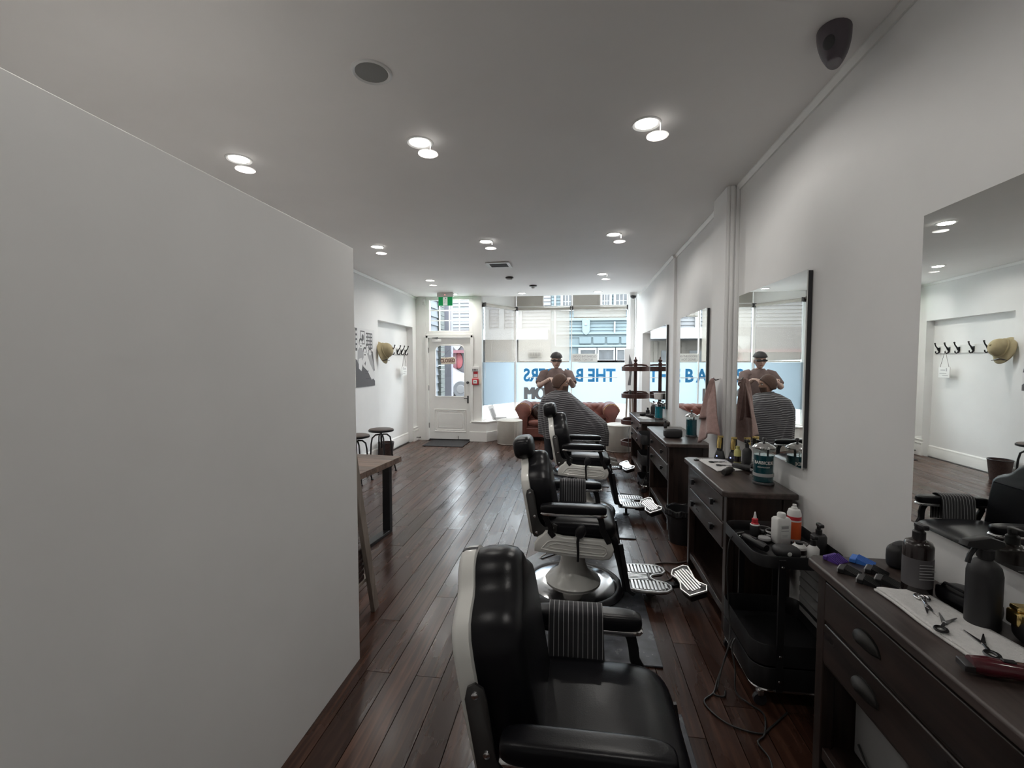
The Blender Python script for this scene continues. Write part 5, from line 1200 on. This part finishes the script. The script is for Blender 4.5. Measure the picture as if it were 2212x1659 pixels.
def scissors(label, loc, rz, op, m='steel', thin=False, ln=.062, grp='hairdressing scissors on towels'):
    t = thing('scissors', label, 'scissors', loc, rz, group=grp)
    for s in (-1, 1):
        R = Matrix.Rotation(s * op, 4, 'Z')
        g = G().hexa([tuple(R @ Vector(p)) for p in ((-.006, 0, .001 * s + .002), (.006, 0, .001 * s + .002), (.0015, ln, .002), (-.001, ln, .002), (-.006, 0, .003 + .001 * s), (.006, 0, .003 + .001 * s), (.0015, ln, .0035), (-.001, ln, .0035))])
        put('blade', g, 'chrome' if not thin else 'steel', t)
        put('shank', G().tube([tuple(R @ Vector((0, .002, .003))), tuple(R @ Vector((s * -.006, -.022, .004))), tuple(R @ Vector((s * -.010, -.034, .004)))], .0032, 6), m, t)
        c_ = R @ Vector((s * -.014, -.048, .004))
        put('finger_ring', G().tube([(c_.x + .0125 * math.cos(2 * PI * i / 16), c_.y + .0155 * math.sin(2 * PI * i / 16), .004) for i in range(16)], .0033, 6, closed=True), m, t)
    put('pivot', G().lathe([(.0042, .001), (.0042, .0062), (0, .0068)], n=10), 'chrome', t)
scissors('silver scissors with blades pointing to the drawers, topmost on towel', (1.045, 1.472, Z1 + .0145), 2.75, .18, 'chrome')
scissors('black thinning scissors in the middle of the white towel', (1.022, 1.375, Z1 + .0145), -.75, .30, 'black', True)
scissors('dark-handled scissors lowest on the white towel near the maroon clipper', (1.045, 1.283, Z1 + .0145), -.35, .32, 'steel')
def clipper(label, loc, rz, body, blade='chrome', ln=.15, stand=False, trim=None):
    t = thing('hair_clipper', label, 'clipper', loc, rz, group='hair clippers')
    pts = [(-ln / 2, .016), (-ln * .3, .021), (0, .019), (ln * .25, .022), (ln * .45, .019)]
    put('body', G().tube([(p[0], 0, .022) for p in pts], [p[1] for p in pts], 16), body, t, smooth=60)
    put('blade', G().bx(ln * .43, ln * .56, -.020, .020, .010, .026), blade, t, bevel=.002)
    put('switch', G().bx(-.012, .014, -.006, .006, .040, .045), trim or 'black', t, bevel=.002)
    return t
clipper('glossy maroon hair clipper at the front edge of the nearest cabinet', (1.01, 1.172, Z1), 2.95, 'maroon', 'steel', .16)
t = thing('hair_clipper', 'gold and black hair clipper lying beside the trigger bottle', 'clipper', (1.190, 1.315, Z1), -.1, 'hair clippers')
put('body', G().ell((0, -.03, .03), (.030, .085, .030), 18, 10, .6, .6), 'black', t); put('gold_plate', G().bx(-.030, .030, .01, .055, .038, .078), 'gold', t, bevel=.006); put('gold_lid', G().bx(-.027, .027, .015, .05, .078, .092), 'gold', t, bevel=.005)
# --- on the second cabinet
t = thing('folded_towel', 'small white cloth with scissors on the second cabinet', 'towel', (1.01, 3.32, Z2))
put('layer', G().grid(lambda u, v: Vector((-.065 + .17 * u - .03 * v * (1 - u), -.19 + .38 * v + .04 * u, .003 + .001 * math.sin(9 * u + 7 * v))), 12, 14), 'whitec', t, solid=.005, smooth=70)
scissors('black scissors lying open at the far side of the small white cloth', (1.03, 3.40, Z2 + .0065), -1.3, .2, 'black', True)
scissors('steel scissors at the near side of the small white cloth', (1.05, 3.29, Z2 + .0065), -1.5, .22, 'steel')
scissors('black-handled scissors beyond the small white cloth at cabinet corner', (.95, 3.50, Z2), -1.2, .35, 'black', True)
clipper('grey metal clipper lying at the edge of the small white cloth', (.99, 3.07, Z2), .9, 'bracket', 'chrome', .13)
clipper('black chrome clipper lying behind the small white cloth', (1.13, 3.20, Z2), -.9, 'black', 'chrome', .14)
def charger(label, loc, gold=True):
    t = thing('charging_clipper', label, 'clipper', loc, -.3, group='gold clippers on charging stands')
    put('dock', G().puff(rrect(-.04, .04, -.035, .035, .02), (0, 0, 0), (1, 0, 0), (0, 1, 0), (0, 0, 1), [(0, 0), (.002, .01), (.014, .06), (.018, .065)]), 'black', t, smooth=40)
    put('light', G().ell((-.02, -.033, .028), (.004, .003, .004), 8, 5), 'led', t)
    put('body', G().tube([(0, 0, .05), (0, 0, .09), (.002, 0, .13), (.004, 0, .165)], [.019, .021, .020, .017], 16), 'black', t, smooth=60)
    put('gold_plate', G().tube([(-.004, -.004, .085), (-.003, -.004, .13), (-.001, -.004, .163)], [.0195, .0195, .0165], 16), 'gold', t, smooth=60)
    put('blade', G().bx(-.018, .022, -.014, .010, .163, .178), 'gold', t, bevel=.002)
charger('gold clipper on black charging dock, farther from the teal jar', (1.085, 3.545, Z2))
charger('gold clipper on black charging dock, beside the yellow bottle', (1.165, 3.49, Z2))
bottle('oil_bottle', 'yellow green bottle between the gold clipper and black spray bottle', (1.155, 3.38, Z2), [(.022, 0), (.024, .005), (.024, .095), (.012, .112)], 'yellow', [(.013, .11), (.013, .13), (0, .132)], 'yellow', lbl=(.0246, .02, .06, 'amber'))
b = bottle('pump_bottle', 'black spray bottle standing beside the yellow green bottle', (1.18, 3.275, Z2), [(.028, 0), (.030, .006), (.030, .115), (.024, .13), (.012, .14)], 'mbl', [(.012, .138), (.012, .165), (.006, .167), (.006, .182)], 'black'); nozzle(b, .18)
t = thing('neck_brush', 'dark fan-shaped neck brush leaning against the second mirror', 'brush', (1.175, 3.10, Z2), 0)
put('bristles', G().puff([(-.085, .01), (-.075, .045), (-.04, .075), (0, .085), (.04, .075), (.075, .045), (.085, .01), (.03, 0), (-.03, 0)], (0, 0, .0), (0, 1, 0), (0, 0, 1), (1, 0, 0), [(.004, -.012), (0, -.006), (0, .006), (.004, .012)]), 'amber', t); put('handle', G().lathe([(.012, 0), (.018, .012), (.012, .03), (0, .032)], (0.0, 0, .078), 14), 'steel', t)
t = thing('card_pack', 'small white card pack behind the teal jar on second cabinet', 'card', (1.150, 2.965, Z2)); put('card', G().bx(-.03, .03, -.008, .008, 0, .115), 'signw', t); put('edge', G().bx(-.031, -.029, -.008, .008, .01, .10), 'inkm', t)
# pink towel on a hook by the pilaster
t = thing('hanging_towel', 'dusty pink towel hanging from a hook beside the white pilaster', 'towel', (1.115, 3.785, 1.42))
put('hook', G().tube([(.045, 0, .01), (.0, 0, .0), (-.02, 0, .02)], .007, 8), 'chrome', t)
def tow(u, v):
    th = PI * (u - .5); sp_ = .015 + .155 * v ** .75; dr = -.47 * v - .055 * v * math.sin(2.2 * th + .5) - .09 * v * max(0, u - .55)
    y = sp_ * math.sin(th) * 1.15 + .05 * v * (u - .35); x = -.018 - .075 * v ** .6 * math.cos(th) + .016 * v * math.sin(6 * th + 3 * v)
    return Vector((x, y, dr + .01))
put('cloth', G().grid(tow, 34, 24), 'pinkc', t, solid=.008, smooth=80)
def tow2(u, v):
    th = PI * (u - .5); y = (.01 + .075 * v) * math.sin(th) + .06 * v; x = -.03 - .075 * v ** .6 * math.cos(th) + .008 * math.sin(7 * th); return Vector((x, y - .03, .012 - .30 * v - .05 * v * u))
put('outer_fold', G().grid(tow2, 22, 16), 'pinkc', t, solid=.008, smooth=80)
# --- on the third cabinet
t = thing('roll_bag', 'black padded roll bag lying on the third cabinet', 'bag', (.965, 4.60, Z3), 0)
put('body', G().ell((0, 0, .042), (.088, .055, .042), 30, 16, .45, .5), 'mbl', t); put('zip', G().tube([(-.08, -.02, .082), (.0, -.022, .087), (.08, -.02, .082)], .003, 6), 'steel', t)
b = bottle('pump_bottle', 'small black bottle at the far corner of the third cabinet', (1.03, 5.30, Z3), [(.018, 0), (.02, .005), (.02, .04), (.010, .052)], 'mbl', [(.012, .05), (.012, .075), (0, .078)], 'black')
# --- on the fourth cabinet
b = bottle('pump_bottle', 'black bottle with pale shoulder behind the far teal jar', (1.125, 6.66, Z4), [(.036, 0), (.038, .006), (.038, .13), (.028, .155), (.013, .165)], 'mbl', [(.013, .163), (.013, .19), (.008, .192), (.008, .205)], 'white'); nozzle(b, .20)
bottle('pump_bottle', 'short black bottle on the cabinet nearest the window', (1.06, 6.74, Z4), [(.026, 0), (.028, .006), (.028, .07), (.014, .085)], 'mbl', [(.014, .083), (.014, .11), (0, .112)], 'black')
clipper('black clipper lying on papers on the cabinet nearest the window', (1.0, 6.62, Z4), .6, 'black', 'chrome', .16)
clipper('black trimmer lying at the wall side of the cabinet nearest the window', (1.06, 6.50, Z4), -.5, 'black', 'chrome', .13)
t = thing('paper_sheets', 'white papers spread on the cabinet nearest the window', 'paper', (.95, 6.40, Z4)); put('sheet', G().bx(-.06, .08, -.14, .10, 0, .002), 'paper', t, rot=(0, 0, .2)); put('sheet', G().bx(-.05, .06, -.08, .14, .0022, .004), 'paper', t, rot=(0, 0, -.15))
# --- on the trolley
ZT_ = .655
b = thing('applicator_bottle', 'small black bottle with red collar and white tip on the trolley', 'bottle', (.945, 2.49, ZT_))
put('body', G().lathe([(.021, 0), (.023, .005), (.023, .052), (.018, .06)], n=20), 'mbl', b); put('collar', G().lathe([(.019, .058), (.019, .063), (.015, .066), (.015, .086), (.009, .09)], n=18), 'red', b); put('shoulder', G().lathe([(.0225, .052), (.023, .056), (.019, .06)], n=18), 'signw', b); put('tip', G().lathe([(.009, .088), (.007, .10), (.003, .122), (0, .123)], n=12), 'white', b)
b = thing('talc_bottle', 'square white talc bottle with grey label on the trolley', 'bottle', (1.035, 2.40, ZT_), .25)
put('body', G().puff(rrect(-.038, .038, -.026, .026, .008), (0, 0, 0), (1, 0, 0), (0, 1, 0), (0, 0, 1), [(.002, 0), (0, .003), (0, .12), (.008, .13)]), 'white', b, smooth=40); put('cap', G().lathe([(.020, .128), (.020, .146), (.017, .152), (0, .153)], n=20), 'white', b); put('label', G().bx(-.022, .026, -.0268, -.0262, .03, .098), 'signw', b); put('print', G().bx(-.016, .020, -.0275, -.0268, .078, .092).bx(-.018, .022, -.0275, -.0268, .066, .069).bx(-.012, .016, -.0275, -.0268, .045, .047).bx(-.012, .014, -.0275, -.0268, .038, .040), 'inkm', b, smooth=0)
b = thing('aerosol_can', 'white and orange aerosol can behind the talc bottle on the trolley', 'can', (1.115, 2.445, ZT_))
put('can', G().lathe([(.031, 0), (.032, .004), (.032, .105), (.032, .14), (.026, .158), (.014, .164)], n=28), 'white', b); put('orange_band', G().lathe([(.0325, .012), (.0325, .10)], n=28), 'orange', b, recalc=False); put('red_band', G().lathe([(.0325, .108), (.0325, .126)], n=28), 'red', b, recalc=False); put('nozzle', G().lathe([(.014, .163), (.014, .17), (.009, .172), (.009, .184), (0, .185)], n=16), 'white', b)
def tin(label, loc, r, h, m, lidm):
    t = thing('pomade_tin', label, 'tin', loc, 0, group='pomade tins on the trolley')
    put('tin', G().lathe([(r * .96, 0), (r, .003), (r, h * .6), (0, h * .6)], n=28), m, t); put('lid', G().lathe([(r * 1.03, h * .5), (r * 1.03, h - .003), (r * .98, h), (0, h)], n=28), lidm, t); put('lid_ring', G().tube([(r * .8 * math.cos(2 * PI * i / 24), r * .8 * math.sin(2 * PI * i / 24), h) for i in range(24)], .0015, 5, closed=True), 'inkm', t)
tin('wide dark tin with silver rim behind the talc bottle', (1.0, 2.515, ZT_), .042, .03, 'amber', 'steel'); tin('small silver tin stacked beside the round dark tins', (1.003, 2.44, ZT_), .028, .045, 'steel', 'chrome'); tin('low silver tin next to the small silver tin', (.96, 2.405, ZT_), .028, .022, 'steel', 'inkm')
tin('red and black tin behind the white jar on the trolley', (1.10, 2.335, ZT_), .034, .026, 'red', 'amber')
b = bottle('product_jar', 'white jar with dark band and black cap on the trolley edge', (1.05, 2.245, ZT_), [(.027, 0), (.03, .006), (.03, .045), (.020, .056)], 'white', [(.016, .054), (.016, .066), (0, .067)], 'black', cat='jar', lbl=(.0306, .012, .034, 'amber'))
b = bottle('pump_bottle', 'white ribbed bottle with black spray top at the trolley corner', (1.10, 2.225, ZT_), [(.024, 0), (.026, .005), (.026, .045), (.012, .062)], 'white', [(.013, .06), (.013, .085), (.008, .087), (.008, .10)], 'black'); nozzle(b, .095)
b = bottle('pump_bottle', 'black spray bottle on the trolley against the white wall', (1.155, 2.29, ZT_), [(.032, 0), (.034, .006), (.034, .08), (.028, .09), (.014, .092)], 'mbl', [(.014, .09), (.014, .112), (.009, .114), (.009, .132)], 'black'); nozzle(b, .128)
t = thing('round_pouch', 'round black pouch with small white emblem on the trolley', 'pouch', (.985, 2.225, ZT_), 0)
put('body', G().ell((0, 0, .026), (.058, .05, .027), 24, 12, .7, .8), 'mbl', t); put('emblem', G().ell((-.006, -.049, .03), (.010, .002, .010), 12, 6), 'signw', t)
c = clipper('black corded clipper lying along the front rim of the trolley', (.885, 2.33, ZT_), 1.9, 'black', 'chrome', .16)
# --- cables
def cord(label, pts, r=.004, m='wire'):
    # smooth through points
    P = [Vector(p) for p in pts]; out = []
    for i in range(len(P) - 1):
        p0, p1, p2, p3 = P[max(i - 1, 0)], P[i], P[i + 1], P[min(i + 2, len(P) - 1)]
        for k in range(6):
            s = k / 6; out.append(.5 * ((2 * p1) + (p2 - p0) * s + (2 * p0 - 5 * p1 + 4 * p2 - p3) * s * s + (3 * p1 - p0 - 3 * p2 + p3) * s ** 3))
    out.append(P[-1]); return one('extension_lead', G().tube(out, r, 6), m, label, 'cable', group='loose power cables', smooth=60)
cord('black cord hanging from the trolley clipper down to the floor', [(.86, 2.40, .70), (.80, 2.41, .66), (.79, 2.42, .5), (.795, 2.40, .3), (.79, 2.36, .2), (.76, 2.30, .13), (.70, 2.24, .03), (.66, 2.17, .006), (.60, 2.10, .005), (.66, 1.99, .005), (.78, 1.95, .005), (.84, 1.99, .005), (.95, 2.09, .005)])
cord('looped black cord trailing under the front of the trolley', [(.795, 2.30, .20), (.77, 2.27, .17), (.77, 2.22, .10), (.76, 2.17, .02), (.80, 2.12, .006), (.84, 2.06, .006), (.80, 1.95, .005), (.755, 1.90, .005), (.77, 1.82, .005), (.74, 1.72, .005)])
cord('short tangled black cord with plug lying on the floor by the trolley', [(.79, 2.33, .18), (.75, 2.29, .12), (.71, 2.24, .05), (.69, 2.21, .008), (.66, 2.16, .006), (.70, 2.15, .006), (.72, 2.19, .006)])
cord('brown flex curling on the floor behind the second foot pedal', [(.88, 3.62, .006), (.80, 3.58, .006), (.70, 3.57, .006), (.62, 3.53, .006), (.68, 3.46, .006), (.72, 3.36, .006), (.66, 3.27, .006), (.58, 3.24, .006)], .006, 'wirew')
cord('black cord running along the floor by the small far trolley', [(.86, 5.55, .2), (.80, 5.45, .08), (.76, 5.40, .006), (.55, 5.45, .005), (.40, 5.5, .005), (.62, 5.32, .005), (.80, 5.36, .005)])
cord('black cord hanging from the tray stand side of the far cabinet', [(.86, 7.22, .55), (.83, 7.1, .45), (.82, 6.9, .25), (.80, 6.75, .08), (.78, 6.7, .006), (.7, 6.6, .005)])
t = thing('power_box', 'pale grey box with looped cable on the lower shelf of the nearest cabinet', 'box', (1.05, 1.62, .1255))
put('case', G().bx(-.02, .05, -.12, .14, 0, .20), 'box', t, bevel=.006); put('cable', G().tube([(-.025, -.10, .05), (-.035, -.02, .03), (-.035, .04, .035), (-.028, .10, .06)], .004, 6), 'wire', t)
t = thing('wall_power_box', 'white louvred heater panel on the wall behind the trolley', 'heater', (1.20, 2.33, .36))
put('case', G().bx(-.01, .045, -.20, .20, -.14, .18), 'box', t, bevel=.006)
for i in range(5): put('louvre', G().bx(-.016, -.009, -.19, .19, -.10 + i * .05, -.075 + i * .05), 'box', t)
for yy, lab in ((3.35, 'white wall socket with cable under the second cabinet'), (4.12, 'white wall socket with dark cable beside the waste bin')):
    t = thing('wall_socket', lab, 'socket', (XR - .001, yy, .42)); put('plate', G().bx(-.012, 0, -.06, .06, -.10, .10), 'white', t, bevel=.003); put('cable', G().tube([(-.015, 0, -.02), (-.04, -.01, -.06), (-.03, .0, -.22), (-.02, .02, -.40)], .004, 6), 'wire', t)

# ================================================================== STREET OUTSIDE
one('pavement', G().bx(-16, 22, 9.8, 14, -.22, -.06), 'path', 'pale concrete footpath outside the shop window', 'pavement', kind='structure')
one('pavement', G().bx(-16, -1.12, 8.88, 9.8, -.2, -.012), 'path', 'concrete entrance step outside the shop door', 'pavement', kind='structure')
one('road', G().bx(-24, 30, 14, 23.6, -.30, -.16), 'road', 'grey asphalt road outside the shop', 'road', kind='structure')
one('pavement', G().bx(-24, 30, 23.6, 27, -.25, -.02), 'path', 'pale footpath on the far side of the road', 'pavement', kind='structure')
FY = 25.6
def fx(px): return (px - 1239) / 38.0
def fz(py): return 1.56 + (783 - py) / 38.0
blu = thing('building', 'pale blue weatherboard building across the street', 'building', (0, FY, 0))
bx0 = fx(1190)
put('wall', G().bx(bx0, 16, .06, 5, -.2, 6.1), 'bluew', blu, smooth=0)
bdm = G().hexa([(bx0, .0, 0), (16, .0, 0), (16, .06, 0), (bx0, .06, 0), (bx0, .045, .19), (16, .045, .19), (16, .06, .19), (bx0, .06, .19)]).mesh('weatherboard', 'bluew', 0)
for i in range(34):
    z = 2.95 + i * .19
    if z < 5.9: put('weatherboard', bdm, None, blu, (0, 0, z))
for py, h in ((692, .16), (722, .10), (748, .10), (781, .12)): put('string_course', G().bx(bx0, 16, -.10, .06, fz(py) - h / 2, fz(py) + h / 2), 'bluet', blu)
def bwin(x0, x1, z0, z1, cols, rows, bld=blu, fm='whtt'):
    f = put('window', G().bx(x0 - .12, x1 + .12, -.10, .04, z0 - .14, z0).bx(x0 - .12, x1 + .12, -.10, .04, z1, z1 + .12).bx(x0 - .12, x0, -.10, .04, z0, z1).bx(x1, x1 + .12, -.10, .04, z0, z1), fm, bld, smooth=0)
    for i in range(cols):
        for j in range(rows):
            a0, a1 = x0 + (x1 - x0) * i / cols, x0 + (x1 - x0) * (i + 1) / cols; c0, c1 = z0 + (z1 - z0) * j / rows, z0 + (z1 - z0) * (j + 1) / rows
            put('pane', G().bx(a0 + .03, a1 - .03, -.04, -.02, c0 + .03, c1 - .03), 'pane', f, smooth=0)
    put('glazing_bars', G().bx(x0, x1, -.05, -.015, z0, z1), fm, f, smooth=0) if False else None
    put('sash', G().bx(x0, x1, -.02, .05, z0, z1), fm, f, smooth=0)
for k in range(8):
    x0 = fx(1252) + k * 1.0; bwin(x0, x0 + .80, fz(778), fz(757), 1, 1)
for k in range(9): put('recessed_panel', G().bx(fx(1249) + k * .76, fx(1249) + k * .76 + .66, -.03, .06, fz(744), fz(729)), 'bluew', blu, bevel=.03)
for x0, x1 in ((fx(1296), fx(1311)), (fx(1324), fx(1347)), (fx(1214), fx(1232)), (6.0, 7.0), (9.0, 10.0)): bwin(x0, x1, 4.55, 5.75, 3, 3)
pq = put('plaque', G().puff([(-.22, .9), (.22, .9), (.22, .15), (.15, -.02), (0, -.1), (-.15, -.02), (-.22, .15)], (fx(1263), 0, fz(722)), (1, 0, 0), (0, 0, 1), (0, -1, 0), [(0, -.02), (0, .1), (.03, .13)]), 'bluet', blu); put('vent', G().bx(fx(1260), fx(1265), -.16, -.12, fz(705), fz(700)), 'inkg', pq)
put('downpipe', G().cyl((fx(1322), -.08, fz(722)), (fx(1322), -.08, fz(698)), .05), 'whtt', blu); put('downpipe', G().cyl((fx(1198), -.12, 2.5), (fx(1198), -.12, 6.0), .06), 'whtt', blu)
put('shopfront', G().bx(bx0, 16, -.06, .06, -.2, fz(783)), 'bluet', blu)
wh = thing('building', 'white weatherboard building with tan shopfront across the street', 'building', (0, FY, 0))
put('wall', G().bx(-18, bx0 - .03, .06, 5, -.2, 5.9), 'whtb', wh, smooth=0)
wbm = G().hexa([(-18, 0, 0), (bx0 - .03, 0, 0), (bx0 - .03, .06, 0), (-18, .06, 0), (-18, .045, .20), (bx0 - .03, .045, .20), (bx0 - .03, .06, .20), (-18, .06, .20)]).mesh('weatherboard', 'whtb', 0)
for i in range(12): put('weatherboard', wbm, None, wh, (0, 0, fz(714) + i * .2))
for px in (1050, 1083, 1122): put('pilaster', G().bx(fx(px) - .14, fx(px) + .14, -.12, .06, fz(716), fz(668)), 'whtt', wh)
put('canopy_fascia', G().bx(-18, bx0 - .1, -1.6, -1.45, fz(737), fz(716)), 'whtt', wh, smooth=0); put('canopy_roof', G().bx(-18, bx0 - .1, -1.5, .06, fz(716) - .05, fz(716)), 'whtt', wh, smooth=0)
put('shopfront', G().bx(-18, bx0 - .05, -.05, .06, -.2, fz(738)), 'tan', wh, smooth=0)
for k in range(12): put('shop_pillar', G().bx(-17.5 + k * 1.4, -17.3 + k * 1.4, -.12, 0, -.2, fz(740)), 'tan', wh)
for k in range(11): put('shop_window', G().bx(-17.1 + k * 1.4, -16.3 + k * 1.4, -.09, -.04, .7, 2.2), 'pane', wh)
dk = thing('shop', 'dark shop with red trim and shield sign seen through the door glass', 'building', (-7.95, FY - 1.95, 0))
put('front', G().bx(-2.6, 2.6, -.05, .05, -.1, 3.3), 'shopd', dk, smooth=0); put('canopy', G().bx(-2.6, 2.6, -.6, 0, 2.05, 2.2), 'shopr', dk); put('pillar', G().bx(1.5, 1.75, -.2, -.05, -.1, 2.1), 'shopr', dk)
put('shield_sign', G().puff([(-.3, .35), (.3, .35), (.28, .0), (0, -.35), (-.28, .0)], (1.75, -.08, 2.5), (1, 0, 0), (0, 0, 1), (0, -1, 0), [(0, 0), (0, .06)]), 'shieldw', dk); put('figure_poster', G().ell((1.85, -.12, 1.65), (.22, .03, .42), 14, 10), 'streetred', dk)
# parked car (side on, bonnet to the right)
car = thing('car', 'white hatchback parked across the road, seen through the door glass', 'car', (-6.95, 22.4, -.16)); car.scale = (1.18, 1.1, 1.22)
side = [(-2.05, .30), (-2.1, .62), (-2.0, .95), (-1.75, 1.42), (-1.2, 1.52), (-.2, 1.50), (.45, 1.25), (.95, .98), (1.65, .88), (2.0, .72), (2.05, .40), (1.95, .28)]
put('body', G().puff(side, (0, -.78, 0), (1, 0, 0), (0, 0, 1), (0, 1, 0), [(.06, -.04), (.0, .06), (0, 1.5), (.06, 1.6)]), 'carw', car, smooth=40)
put('window', G().puff([(-1.65, 1.0), (-1.5, 1.38), (-.25, 1.40), (.30, 1.18), (.62, 1.0)], (0, -.82, 0), (1, 0, 0), (0, 0, 1), (0, -1, 0), [(0, -.03), (0, .01)]), 'pane', car)
for xx in (-1.3, 1.25):
    wl = put('wheel', G().lathe([(.18, -.1), (.31, -.11), (.335, -.05), (.335, .06), (.31, .1)], (xx, -.76, .335), 28, axis=1), 'tyre', car); put('hub', G().lathe([(0, -.115), (.17, -.11), (.19, -.09)], (xx, -.76, .335), 18, axis=1), 'bracket', wl)
put('sill', G().bx(-.95, .90, -.83, -.75, .22, .36), 'tyre', car); put('mirror', G().ell((.45, -.92, 1.05), (.12, .06, .08), 10, 8), 'carw', car)
text('lettering', 'Drink', .26, 'ink', car, (.62, -.845, .74), bold=.004); text('lettering', '2000', .26, 'ink', car, (.68, -.845, .52), bold=.004)
# entrance side wall of the shop seen through door and transom
t = thing('porch_wall', 'grey blue weatherboard porch wall outside the shop door', 'wall', (0, 0, 0), kind='structure')
put('core', G().bx(-3.35, -3.02, YD + .14, 9.75, -.1, 4.4), 'gboard', t, smooth=0)
pbm = G().hexa([(-3.02, YD + .14, 0), (-2.985, YD + .14, 0), (-2.985, 9.75, 0), (-3.02, 9.75, 0), (-3.02, YD + .14, .18), (-3.01, YD + .14, .18), (-3.01, 9.75, .18), (-3.02, 9.75, .18)]).mesh('weatherboard', 'gboard', 0)
for i in range(24): put('weatherboard', pbm, None, t, (0, 0, .02 + i * .18))
for i in range(44): put('brick_course', G().bx(-3.28, -2.935, 9.76, 10.06, -.1 + i * .1, -.1 + i * .1 + .09), 'brick', t, smooth=0)
one('porch_post', G().bx(-2.97, -2.805, 10.15, 10.32, -.1, 4.4), 'lav', 'pale lavender painted post outside the shop door', 'post', bevel=.01)
one('planter_strip', G().bx(-1.5, 10, 10.6, 11.0, -.06, .25), 'grass', 'low green planting strip along the pavement', 'planting', kind='stuff', bevel=.05)
